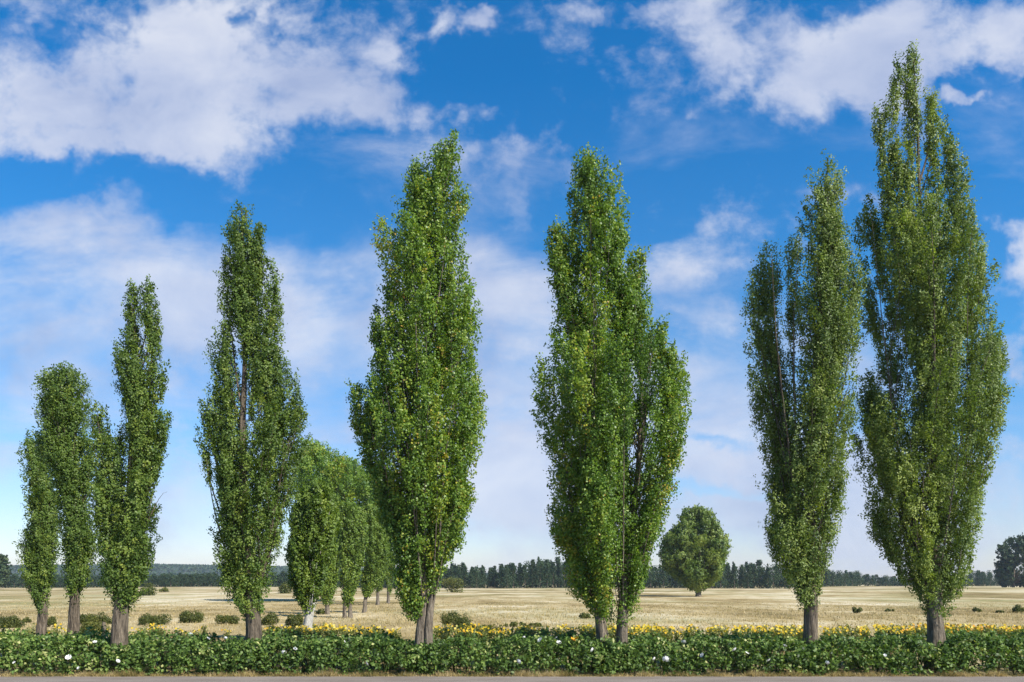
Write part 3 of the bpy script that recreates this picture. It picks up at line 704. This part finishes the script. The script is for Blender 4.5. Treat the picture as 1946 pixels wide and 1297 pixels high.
FLG = 'yellow flowers in a band behind the hedge'
FLL = 'tall yellow flowering plant in the band behind the dark hedge'
protos = []
for q in range(8):
    yv = [.35, .5, .55, .6, .65, .7, .8, .15][q]
    o = flower_plant(q, (.64 + .015 * (q % 3)), yv).build('flowering_plant', [M['leaf_flower'], M['petal_yellow']])
    tag(o, FLL, 'flower', FLG)
    protos.append(o)


def fl_density(x, d):
    X = CX + x * FOC / d
    return (.72 + .28 * np.sin(x * 1.7 + np.sin(x * .6) * 2)) * np.interp(X, [-60, 150, 210, 330, 480, 500, 640, 740, 780, 830, 900, 1000, 1130, 1210, 1500, 1640, 1760, 2010],
                     [.15, .15, .3, .25, .25, .8, .85, .7, .3, .5, .95, 1, .9, 1, 1, .6, .9, 1])


used = [False] * 8
cnt = 0
rows = [30.6, 31.7]
back = Geo()
while cnt < 290:
    d = rows[0] + .5 * rng.uniform(-1, 1) if cnt < 170 else rows[1] + .5 * rng.uniform(-1, 1)
    x = rng.uniform(-20.5, 20.5)
    if rng.uniform() > fl_density(x, d): continue
    if any(abs(x - (t[0] - CX) * d / FOC) < .2 for t in TRUNKS) and rng.uniform() < .5: continue
    X = CX + x * FOC / d
    q = 7 if (X > 1720 and rng.uniform() < .6) else int(rng.integers(0, 7))
    if used[q]:
        o = protos[q].copy(); COL.objects.link(o)
    else:
        o = protos[q]; used[q] = True
    o.location = (x, d, 0)
    o.rotation_euler = (0, 0, rng.uniform(-.5, .5))
    k = rng.uniform(.9, 1.04) * (1.07 if X > 1740 else 1) * (.93 if X < 480 else 1)
    o.scale = (1, 1, k)
    cnt += 1
for q in range(8):
    if not used[q]: protos[q].location = (rng.uniform(0, 10), 31, 0)
gs = [flower_plant(q, .65, .3 + .08 * q) for q in range(6)]
cnt = 0
while cnt < 200:
    d = rng.uniform(32.2, 34.6); x = rng.uniform(-24, 24)
    if rng.uniform() > fl_density(x, d): continue
    s = gs[int(rng.integers(0, 6))]
    a = rng.uniform(-.5, .5); ca, sa = np.cos(a), np.sin(a); k = rng.uniform(.85, 1.04)
    for v, f, t, m, off in zip(s.v, s.f, s.t, s.m, np.cumsum([0] + [len(v) for v in s.v])[:-1]):
        w = np.stack([v[:, 0] * ca - v[:, 1] * sa + x, v[:, 0] * sa + v[:, 1] * ca + d, v[:, 2] * k], axis=1)
        back.add(w, np.asarray(f) - off, t, m[0])
    cnt += 1
# one faces list per width
back4 = back.build('flower_band', [M['leaf_flower'], M['petal_yellow']])
tag(back4, 'far rows of yellow flowering plants behind the nearest ones', 'flowers', None, 'stuff')
tag(bush('small dark cone shaped bush rising out of the yellow flowers', 1441, 1212, 20, 32, d=30, name='cone_bush', mat='leaf_deep', tone0=.4), None, None, None)


# ------------------------------------------------------------------ grasses
def blades(x, y, z0, h, n_per, spread, wid, tone_mean, lean=.35, tone_sd=.2):
    n = len(x) * n_per
    i = np.repeat(np.arange(len(x)), n_per)
    b = np.stack([x[i] + rng.normal(0, spread, n), y[i] + rng.normal(0, spread, n), np.zeros(n)], axis=1)
    b[:, 2] = z0[i] - .01
    hh = h[i] * rng.uniform(.55, 1.15, n)
    tip = b + np.stack([rng.normal(0, lean, n) * hh, rng.normal(0, lean, n) * hh, hh], axis=1)
    a = rng.uniform(0, np.pi, n); w = (wid[i] if not np.isscalar(wid) else wid)
    s = np.stack([np.cos(a), np.sin(a), 0 * a], axis=1) * (w * .5)[:, None] if not np.isscalar(w) else np.stack([np.cos(a), np.sin(a), 0 * a], axis=1) * w * .5
    v = np.stack([b - s, b + s, tip], axis=1).reshape(-1, 3)
    t = np.clip(tone_mean[i] + rng.normal(0, tone_sd, n), 0, 1)
    return v, np.arange(n * 3).reshape(-1, 3), np.repeat(t, 3)


# field grass
n = 20000
y = 24.6 + 150 * rng.beta(1.0, 2.6, n)
x = rng.uniform(-.68, .68, n) * y
z = gz(x, y)
patch = .62 + .2 * np.sin(x * .31 + 2 * np.sin(y * .13)) * np.sin(y * .42 + x * .07) + .12 * np.sin(x * 1.1 + y * .9)
h = np.where(y < 29, .42, .17) * rng.uniform(.4, 1.2, n) * np.clip(1.3 - patch * .6, .4, 1.2) * np.clip(1.5 - y / 110, .25, 1)
v, f, t = blades(x, y, z, h, 5, .12 + 0 * 1.0, np.clip(y / 1100, .02, .07), np.where(y < 31, patch - .05, patch + .12))
o = add_mesh('dry_grass', v, f, M['dry'], None, t)
tag(o, 'dry straw coloured grass of the field behind the hedge', 'grass', None, 'stuff')
# verge between road and hedge
n = 5200
x = rng.uniform(-15.5, 15.5, n); y = 21.13 + .3 * rng.beta(1.2, 1.4, n)
den = np.clip(.35 + .6 * np.sin(x * 1.7 + np.sin(x * 4.1)) * np.sin(x * .63 + 1) + .3 * np.sin(x * 6.3), 0, 1)
kp = rng.uniform(0, 1, n) < .3 + .7 * den
x, y = x[kp], y[kp]
h = rng.uniform(.05, .13, len(x)) + .14 * den[kp] * rng.uniform(0, 1, len(x))
v, f, t = blades(x, y, 0 * x, h, 6, .035, .014, .42 + .25 * np.sin(x * 2.3 + np.sin(x * 5)), lean=.6)
o = add_mesh('verge_grass', v, f, M['dry'], None, t)
tag(o, 'short yellowed grass along the road edge at the foot of the hedge', 'grass', None, 'stuff')

# ------------------------------------------------------------------ ground
m, nt, out = new_mat('field_ground')
L = nt.links.new
geo = nt.nodes.new('ShaderNodeNewGeometry')
def noise(scale, detail, sxyz, rough=.55):
    mp = nt.nodes.new('ShaderNodeMapping'); mp.inputs['Scale'].default_value = sxyz
    L(geo.outputs['Position'], mp.inputs[0])
    nz = nt.nodes.new('ShaderNodeTexNoise'); nz.inputs['Scale'].default_value = scale
    nz.inputs['Detail'].default_value = detail; nz.inputs['Roughness'].default_value = rough
    L(mp.outputs[0], nz.inputs[0]); return nz
n4 = noise(.13, 6, (1, .45, 1), .65); n1 = noise(.03, 6, (1, .8, 1), .65); n2 = noise(.55, 7, (1, .3, 1), .75); n3 = noise(.03, 6, (.8, .9, 1), .7)
r1 = ramp(nt, [(.34, (.17, .125, .05)), (.44, (.30, .225, .105)), (.53, (.42, .335, .185)), (.64, (.56, .48, .33))])
am = nt.nodes.new('ShaderNodeMath'); am.operation = 'MULTIPLY_ADD'; am.inputs[1].default_value = .75; am.inputs[2].default_value = -.375
L(n4.outputs[0], am.inputs[0])
ad = nt.nodes.new('ShaderNodeMath'); ad.operation = 'ADD'; L(n1.outputs[0], ad.inputs[0]); L(am.outputs[0], ad.inputs[1])
L(ad.outputs[0], r1.inputs[0])
r2 = ramp(nt, [(.3, (.62, .60, .55)), (.55, (1, 1, 1)), (.75, (1.0, 1.0, 1.0))]); L(n2.outputs[0], r2.inputs[0])
mx = nt.nodes.new('ShaderNodeMix'); mx.data_type = 'RGBA'; mx.blend_type = 'MULTIPLY'; mx.inputs[0].default_value = .8
L(r1.outputs[0], mx.inputs[6]); L(r2.outputs[0], mx.inputs[7])
r3 = ramp(nt, [(.49, (0, 0, 0)), (.66, (1, 1, 1))]); L(n3.outputs[0], r3.inputs[0])
mx2 = nt.nodes.new('ShaderNodeMix'); mx2.data_type = 'RGBA'
mul = nt.nodes.new('ShaderNodeMath'); mul.operation = 'MULTIPLY'; mul.inputs[1].default_value = .7
L(r3.outputs[0], mul.inputs[0]); L(mul.outputs[0], mx2.inputs[0])
L(mx.outputs[2], mx2.inputs[6]); mx2.inputs[7].default_value = (.20, .21, .085, 1)
pb = nt.nodes.new('ShaderNodeBsdfPrincipled'); pb.inputs['Roughness'].default_value = 1; pb.inputs['Specular IOR Level'].default_value = 0.05
L(mx2.outputs[2], pb.inputs['Base Color'])
bp = nt.nodes.new('ShaderNodeBump'); bp.inputs['Strength'].default_value = .8; bp.inputs['Distance'].default_value = .25
L(n2.outputs[0], bp.inputs['Height']); L(bp.outputs[0], pb.inputs['Normal'])
L(pb.outputs[0], out.inputs[0])
M['field'] = m

ys = np.concatenate([np.linspace(-60, 20, 6), np.linspace(21, 120, 60), np.linspace(124, 420, 60), np.geomspace(440, 3000, 24)])
us = np.linspace(-1, 1, 81)
Y = np.repeat(ys[:, None], 81, axis=1); X = us[None, :] * (60 + .95 * np.abs(Y))
Z = gz(X, Y)
i = np.arange(len(ys) - 1)[:, None] * 81; j = np.arange(80)[None, :]
f = np.stack([i + j, i + j + 1, i + 82 + j, i + 81 + j], axis=-1).reshape(-1, 4)
tag(add_mesh('field', np.stack([X, Y, Z], axis=-1).reshape(-1, 3), f, M['field'], smooth=True), 'flat pale dry field reaching to the far wood', None, None, 'structure')

m, nt, out = new_mat('asphalt'); L = nt.links.new
geo = nt.nodes.new('ShaderNodeNewGeometry')
na = noise(60, 4, (1, 1, 1), .8); nb = noise(1.1, 4, (.5, 1.5, 1))
ra = ramp(nt, [(.3, (.14, .115, .095)), (.7, (.27, .23, .195))]); L(na.outputs[0], ra.inputs[0])
rb = ramp(nt, [(.35, (.75, .72, .7)), (.65, (1, 1, 1))]); L(nb.outputs[0], rb.inputs[0])
mx = nt.nodes.new('ShaderNodeMix'); mx.data_type = 'RGBA'; mx.blend_type = 'MULTIPLY'; mx.inputs[0].default_value = 1
L(ra.outputs[0], mx.inputs[6]); L(rb.outputs[0], mx.inputs[7])
pb = nt.nodes.new('ShaderNodeBsdfPrincipled'); pb.inputs['Roughness'].default_value = .9
L(mx.outputs[2], pb.inputs['Base Color'])
bp = nt.nodes.new('ShaderNodeBump'); bp.inputs['Strength'].default_value = .5; bp.inputs['Distance'].default_value = .02
L(na.outputs[0], bp.inputs['Height']); L(bp.outputs[0], pb.inputs['Normal']); L(pb.outputs[0], out.inputs[0])
xs = np.linspace(-70, 70, 281)
ed = 21.17 + .035 * np.sin(xs * 2.1) + .03 * np.sin(xs * 5.3 + 1) + rng.normal(0, .012, 281)
v = np.concatenate([np.stack([xs, 0 * xs - 8, 0 * xs + .006], axis=1), np.stack([xs, ed, 0 * xs + .006], axis=1)])
f = np.stack([np.arange(280), np.arange(280) + 1, np.arange(280) + 282, np.arange(280) + 281], axis=1)
tag(add_mesh('road', v, f, m), 'grey asphalt road along the front of the hedge', None, None, 'structure')


# ------------------------------------------------------------------ far wood and hill
def wood_tree(h, w, n, conic, seed):
    """one tree of the wood: tapered or rounded crown of leaf clumps on a trunk; base at the origin"""
    k = 26
    z = rng.uniform(.1, 1, k) ** .9
    prof = np.clip((1 - z) ** conic, 0, 1) * np.clip(z / .18, .3, 1)
    a = rng.uniform(0, 2 * np.pi, k)
    r = prof * w / 2
    cen = np.stack([r * .7 * np.cos(a), r * .7 * np.sin(a), z * h * .97], axis=1)
    cr = np.maximum(.5 * r + .12 * w, .1 * w) * rng.uniform(.6, 1.1, k)
    i = rng.integers(0, k, n); dr = norm(rng.normal(0, 1, (n, 3)))
    p = cen[i] + dr * (cr[i] * rng.uniform(.5, 1.1, n))[:, None] * [1, 1, 1.4]
    p[:, 2] = np.clip(p[:, 2], .1, h)
    tone = np.clip(.5 + rng.normal(0, .13, k)[i] + rng.normal(0, .13, n), 0, 1)
    return p, dr, tone


WG = 'trees along the edge of the far wood'
WL = 'dark green tree along the front edge of the far wood'
protos = []
for q in range(10):
    h = 10.0; w = [4.4, 5.4, 3.6, 6.2, 4.2, 5.0, 6.8, 3.9, 5.7, 4.6][q]; conic = [.9, .7, 1.0, .45, .85, .6, .4, .95, .55, .75][q]
    o = bpy.data.objects.new('wood_tree', None); COL.objects.link(o)
    tag(o, WL, 'tree', WG)
    p, dr, tone = wood_tree(h, w, 900, conic, q)
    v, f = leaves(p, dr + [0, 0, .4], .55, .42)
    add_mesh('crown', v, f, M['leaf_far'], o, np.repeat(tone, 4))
    v, f = tube(np.array([[0, 0, -.3], [.03, 0, 2.], [0, .05, 5.], [0, 0, 8.]]), np.array([.22, .17, .12, .03]), 6)
    add_mesh('trunk', v, f, M['bark'], o)
    protos.append(o)
used = [False] * 10


def wood_top(x):   # pixel row of the tree tops
    return np.interp(x, [-80, 120, 560, 760, 850, 960, 1010, 1050, 1090, 1240, 1300, 1400, 1480, 1520, 1560, 1620, 1680, 1760, 1860, 1946, 2040],
                     [1092, 1096, 1092, 1084, 1075, 1077, 1068, 1065, 1070, 1076, 1072, 1069, 1074, 1082, 1086, 1092, 1100, 1102, 1090, 1094, 1092])


def wood_d(x):
    return np.interp(x, [-80, 560, 800, 1500, 1640, 2040], [330, 330, 300, 300, 420, 420])


spots = []
x = -70.0
while x < 2020:
    spots.append((x, wood_d(x) + rng.uniform(-2, 3), 1.0)); x += rng.uniform(9, 15)
x = -70.0
while x < 2020:
    spots.append((x, wood_d(x) + rng.uniform(7, 14), 1.08)); x += rng.uniform(13, 21)
for (x, d, k) in spots:
    q = int(rng.integers(0, 10))
    if x < 600: q = [1, 3, 6, 8, 5][q % 5]
    if x > 1580: q = [3, 6, 8, 6, 3][q % 5]
    if used[q]: o = copy_tree(protos[q])
    else: o = protos[q]; used[q] = True
    hh = (1119 - wood_top(x)) * d / FOC * rng.uniform(.84, 1.07) * k
    sq = hh / 10.0
    wsc = max(sq, .75) * rng.uniform(.85, 1.15)
    X = (x - CX) * d / FOC
    o.location = (X, d, float(gz(X, d)) - .1)
    o.rotation_euler = (0, 0, rng.uniform(0, 6.28)); o.scale = (wsc, wsc, sq)
# the depth of the wood behind its edge, one mass
PP, DD, TT = [], [], []
for q in range(420):
    x = rng.uniform(-120, 2080); d = wood_d(x) + rng.uniform(18, 130)
    hh = (1119 - wood_top(x)) * (wood_d(x)) / FOC * rng.uniform(.8, 1.1) * (1 + .0012 * (d - wood_d(x)))
    if 1640 < x < 1850: hh *= .9
    p, dr, tone = wood_tree(hh, rng.uniform(3.4, 5.5), 260, rng.uniform(.5, .95), 0)
    PP.append(p + [(x - CX) * d / FOC, d, 0]); DD.append(dr); TT.append(tone)
# low undergrowth that closes the foot of the wood
nu = 9000
x = rng.uniform(-100, 2060, nu); d = wood_d(x) + rng.uniform(1, 10, nu)
PP.append(np.stack([(x - CX) * d / FOC, d, rng.uniform(0, 3.0, nu) ** 1.0], axis=1)); DD.append(norm(rng.normal(0, 1, (nu, 3)))); TT.append(rng.uniform(.2, .7, nu))
PP = np.concatenate(PP); DD = np.concatenate(DD); TT = np.concatenate(TT)
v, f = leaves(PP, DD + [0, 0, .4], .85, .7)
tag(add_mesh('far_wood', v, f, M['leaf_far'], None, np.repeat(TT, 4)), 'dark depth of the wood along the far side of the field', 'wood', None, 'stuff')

# the wooded hill behind on the left
HD = 1500.0


def hill_h(x, y):
    px_ = CX + x * FOC / HD
    ridge = np.interp(px_, [-900, -300, 0, 60, 180, 300, 420, 600, 800, 1000, 1250], [8, 22, 26, 27, 29, 30, 28, 25, 20, 10, -2])
    return ridge * np.clip(1 - ((y - HD) / 420) ** 2, 0, 1) + 0 * x - .5


gx = np.linspace(-1900, 500, 90); gy = np.linspace(1080, 1920, 26)
X, Y = np.meshgrid(gx, gy); Z = hill_h(X, Y)
i = np.arange(25)[:, None] * 90; j = np.arange(89)[None, :]
f = np.stack([i + j, i + j + 1, i + 91 + j, i + 90 + j], axis=-1).reshape(-1, 4)
m, nt, out = new_mat('hill_ground'); L = nt.links.new
geo = nt.nodes.new('ShaderNodeNewGeometry')
nh = noise(.03, 5, (1, 1, 1)); rh = ramp(nt, [(.35, (.02, .032, .022)), (.65, (.045, .06, .038))]); L(nh.outputs[0], rh.inputs[0])
pb = nt.nodes.new('ShaderNodeBsdfPrincipled'); pb.inputs['Roughness'].default_value = 1
L(rh.outputs[0], pb.inputs['Base Color']); L(pb.outputs[0], out.inputs[0])
tag(add_mesh('hill', np.stack([X, Y, Z], axis=-1).reshape(-1, 3), f, m, smooth=True), 'low wooded hill far behind the field on the left', None, None, 'structure')
n = 26000
x = rng.uniform(-1250, 350, n); y = rng.uniform(1085, 1520, n)
p = np.stack([x, y, hill_h(x, y) + rng.uniform(0, 3.2, n)], axis=1)
dr = norm(rng.normal(0, 1, (n, 3)))
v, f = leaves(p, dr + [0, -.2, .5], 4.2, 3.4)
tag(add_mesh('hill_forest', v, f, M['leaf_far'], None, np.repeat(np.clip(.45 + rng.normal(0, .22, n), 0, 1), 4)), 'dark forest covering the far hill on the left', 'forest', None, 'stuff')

# ------------------------------------------------------------------ air
m, nt, out = new_mat('haze')
pv = nt.nodes.new('ShaderNodeVolumePrincipled')
pv.inputs['Color'].default_value = (.78, .88, 1.0, 1); pv.inputs['Density'].default_value = .00014; pv.inputs['Anisotropy'].default_value = .1
nt.links.new(pv.outputs[0], out.inputs['Volume'])
bx = np.array([[x, y, z] for z in (-2.0, 48.0) for (x, y) in ((-4200, -90), (4200, -90), (4200, 3100), (-4200, 3100))])
tag(add_mesh('haze', bx, np.array([[3, 2, 1, 0], [4, 5, 6, 7], [0, 1, 5, 4], [1, 2, 6, 5], [2, 3, 7, 6], [3, 0, 4, 7]]), m), 'thin pale air over the field', None, None, 'stuff')

# ------------------------------------------------------------------ camera
cam = bpy.data.cameras.new('camera'); co = bpy.data.objects.new('camera', cam); COL.objects.link(co)
co.location = (0, 0, CAMZ); co.rotation_euler = (R(90), 0, 0)
cam.sensor_width = 36; cam.lens = 36 * FOC / 1946; cam.shift_y = (HY - 648.5) / 1946
cam.clip_start = .1; cam.clip_end = 20000
sc.camera = co

# ------------------------------------------------------------------ sun and sky
AZ, EL = R(53), R(43)     # from straight behind the camera towards the right, and up
dirv = np.array([math.cos(EL) * math.sin(AZ), -math.cos(EL) * math.cos(AZ), math.sin(EL)])
sl = bpy.data.lights.new('sun', 'SUN'); sl.energy = 5.0; sl.angle = R(.5); sl.color = (1, .95, .86)
so_ = bpy.data.objects.new('sun', sl); COL.objects.link(so_)
from mathutils import Vector
so_.rotation_euler = Vector((-dirv).tolist()).to_track_quat('-Z', 'Y').to_euler()
so_.location = (30, -20, 40)

w = bpy.data.worlds.new('World'); sc.world = w; w.use_nodes = True
nt = w.node_tree; nt.nodes.clear(); L = nt.links.new
wo = nt.nodes.new('ShaderNodeOutputWorld')
sky = nt.nodes.new('ShaderNodeTexSky'); sky.sky_type = 'NISHITA'; sky.sun_disc = False
sky.sun_elevation = EL; sky.sun_rotation = math.atan2(dirv[0], dirv[1])
sky.ozone_density = 4.0; sky.air_density = 1.0; sky.dust_density = .4; sky.altitude = 200
tc = nt.nodes.new('ShaderNodeTexCoord')
sep = nt.nodes.new('ShaderNodeSeparateXYZ'); L(tc.outputs['Generated'], sep.inputs[0])


def mth(op, a, b=None, c=None, clamp=False):
    n = nt.nodes.new('ShaderNodeMath'); n.operation = op; n.use_clamp = clamp
    for k, q in enumerate((a, b, c)):
        if q is None: continue
        if isinstance(q, (int, float)): n.inputs[k].default_value = q
        else: L(q, n.inputs[k])
    return n.outputs[0]


yy = mth('MAXIMUM', mth('ABSOLUTE', sep.outputs[1]), .12)
u = mth('DIVIDE', sep.outputs[0], yy); vv = mth('DIVIDE', sep.outputs[2], yy)
uv = nt.nodes.new('ShaderNodeCombineXYZ'); L(u, uv.inputs[0]); L(vv, uv.inputs[1])


wp = nt.nodes.new('ShaderNodeTexNoise'); wp.inputs['Scale'].default_value = 6.5; wp.inputs['Detail'].default_value = 5
wp.inputs['Roughness'].default_value = .6
L(uv.outputs[0], wp.inputs[0])
ws = nt.nodes.new('ShaderNodeVectorMath'); ws.operation = 'SUBTRACT'; L(wp.outputs['Color'], ws.inputs[0]); ws.inputs[1].default_value = (.5, .5, .5)
wm = nt.nodes.new('ShaderNodeVectorMath'); wm.operation = 'MULTIPLY'; L(ws.outputs[0], wm.inputs[0]); wm.inputs[1].default_value = (.30, .16, 0)
wa = nt.nodes.new('ShaderNodeVectorMath'); wa.operation = 'ADD'; L(uv.outputs[0], wa.inputs[0]); L(wm.outputs[0], wa.inputs[1])


def sky_noise(scale, detail, rough, sx=1, sy=1, off=0, dist=0.0):
    mp = nt.nodes.new('ShaderNodeMapping'); mp.inputs['Scale'].default_value = (sx, sy, 1); mp.inputs['Location'].default_value = (off, off * .7, off * .3)
    L(uv.outputs[0], mp.inputs[0])
    nz = nt.nodes.new('ShaderNodeTexNoise'); nz.inputs['Scale'].default_value = scale; nz.inputs['Detail'].default_value = detail
    nz.inputs['Roughness'].default_value = rough; nz.inputs['Distortion'].default_value = dist
    L(mp.outputs[0], nz.inputs[0]); return nz.outputs[0]


def blob(x, y, rx, ry, rot=0, amp=1.0):
    """soft patch of cloud centred in the sky direction of a photo pixel"""
    mp = nt.nodes.new('ShaderNodeMapping'); mp.vector_type = 'TEXTURE'
    mp.inputs['Location'].default_value = ((x - CX) / FOC, (HY - y) / FOC, 0)
    mp.inputs['Rotation'].default_value = (0, 0, R(rot)); mp.inputs['Scale'].default_value = (rx / FOC, ry / FOC, 1)
    L(wa.outputs[0], mp.inputs[0])
    ln = nt.nodes.new('ShaderNodeVectorMath'); ln.operation = 'LENGTH'; L(mp.outputs[0], ln.inputs[0])
    mr = nt.nodes.new('ShaderNodeMapRange'); mr.interpolation_type = 'SMOOTHSTEP'
    mr.inputs['From Min'].default_value = 0.25; mr.inputs['From Max'].default_value = 1.25
    mr.inputs['To Min'].default_value = amp; mr.inputs['To Max'].default_value = 0
    L(ln.outputs['Value'], mr.inputs['Value'])
    return mr.outputs[0]


def total(bl):
    r = bl[0]
    for b in bl[1:]: r = mth('ADD', r, b)
    return r


cum = total([blob(200, 130, 360, 190, 0, 1.0), blob(480, 110, 260, 170, -8, .62), blob(130, 240, 300, 90, 0, .55), blob(180, 285, 150, 34, 0, .5), blob(380, 270, 160, 50, 0, .3), blob(600, 190, 60, 40, 0, .35), blob(700, 90, 60, 60, 0, .3), blob(400, 250, 180, 70, 0, .3),
             blob(680, 120, 190, 110, 0, .42), blob(850, 42, 62, 46, 0, .95), blob(720, 185, 130, 60, 0, .3), blob(60, 70, 60, 40, 0, -.5), blob(495, 50, 45, 40, 0, -.55), blob(190, 0, 60, 40, 0, -.4),
             blob(1560, 90, 300, 130, -12, 1.15), blob(1820, 60, 300, 120, 0, 1.1), blob(1200, 10, 190, 40, 0, .65), blob(1420, 190, 130, 60, 25, .4), blob(1900, 170, 100, 30, 15, -.35), blob(1835, 215, 50, 20, 15, .75),
             blob(1400, 430, 190, 85, 12, .72), blob(1560, 360, 120, 40, 0, .45), blob(1920, 480, 90, 90, 0, .95), blob(1930, 690, 70, 100, 0, .85), blob(950, 285, 130, 34, 0, .5), blob(900, 215, 90, 24, 0, .42)])
nb_ = sky_noise(5.2, 9, .58, 1, 1.15, 3.1, .25)
nf_ = sky_noise(17, 7, .6, 1, 1.2, 9.7, .2)
nn = mth('ADD', mth('MULTIPLY', mth('SUBTRACT', nb_, .5), 2.7), mth('MULTIPLY', mth('SUBTRACT', nf_, .5), 2.3))
cd = mth('ADD', cum, nn)
mr = nt.nodes.new('ShaderNodeMapRange'); mr.interpolation_type = 'SMOOTHSTEP'
mr.inputs['From Min'].default_value = .12; mr.inputs['From Max'].default_value = 1.25; L(cd, mr.inputs['Value'])
cmask = mth('MULTIPLY', mr.outputs[0], .86)
veil = total([blob(200, 580, 480, 200, 0, 1.0), blob(620, 640, 360, 270, 0, .8), blob(960, 720, 280, 380, 0, .85), blob(1380, 720, 380, 170, 0, .7), blob(1300, 930, 480, 140, 0, .75), blob(1750, 980, 380, 150, 0, .8), blob(1330, 480, 260, 130, 10, .3),
              blob(150, 850, 450, 170, 0, .6), blob(680, 320, 380, 90, 0, .3), blob(980, 380, 40, 90, 0, .25), blob(600, 960, 600, 90, 0, .3), blob(1350, 845, 90, 20, 0, -.6), blob(1340, 945, 130, 20, 0, -.6), blob(1900, 860, 90, 40, 0, -.4), blob(60, 430, 260, 40, 0, .35), blob(250, 360, 420, 35, -3, -.4)])
vn = sky_noise(3.2, 10, .6, 1, 2.4, 5.5, .35)
vd = mth('ADD', veil, mth('MULTIPLY', mth('SUBTRACT', vn, .5), 2.6))
mr2 = nt.nodes.new('ShaderNodeMapRange'); mr2.interpolation_type = 'SMOOTHSTEP'
mr2.inputs['From Min'].default_value = .08; mr2.inputs['From Max'].default_value = 1.2; L(vd, mr2.inputs['Value'])
vmask = mth('MULTIPLY', mr2.outputs[0], .8)
mask = mth('SUBTRACT', 1.0, mth('MULTIPLY', mth('SUBTRACT', 1.0, cmask), mth('SUBTRACT', 1.0, vmask)))
# cloud brightness: whiter where thick, blue grey in the folds
fold = sky_noise(7, 6, .55, 1, 1.3, 1.3, .3)
rc = ramp(nt, [(.3, (.44, .52, .75)), (.5, (.62, .68, .86)), (.7, (.82, .85, .95))])
L(fold, rc.inputs[0])
bg1 = nt.nodes.new('ShaderNodeBackground'); bg1.inputs[1].default_value = .088
tint = nt.nodes.new('ShaderNodeMix'); tint.data_type = 'RGBA'; tint.blend_type = 'MULTIPLY'; tint.inputs[0].default_value = 1
L(sky.outputs[0], tint.inputs[6]); tr_ = ramp(nt, [(0.0, (1.05, .96, 1.02)), (.12, (.85, .95, 1.1)), (.28, (.36, .92, 1.2)), (.6, (.1, .82, 1.25))])
L(vv, tr_.inputs[0]); L(tr_.outputs[0], tint.inputs[7])
L(tint.outputs[2], bg1.inputs[0])
bg2 = nt.nodes.new('ShaderNodeBackground'); bg2.inputs[1].default_value = .58; L(rc.outputs[0], bg2.inputs[0])
ms = nt.nodes.new('ShaderNodeMixShader'); L(mask, ms.inputs[0]); L(bg1.outputs[0], ms.inputs[1]); L(bg2.outputs[0], ms.inputs[2])
L(ms.outputs[0], wo.inputs[0])

sc.view_settings.view_transform = 'Standard'; sc.view_settings.look = 'None'
sc.view_settings.exposure = .75; sc.view_settings.gamma = 1
sc.cycles.max_bounces = 6; sc.cycles.diffuse_bounces = 3; sc.cycles.transmission_bounces = 3; sc.cycles.glossy_bounces = 2
sc.cycles.use_denoising = True
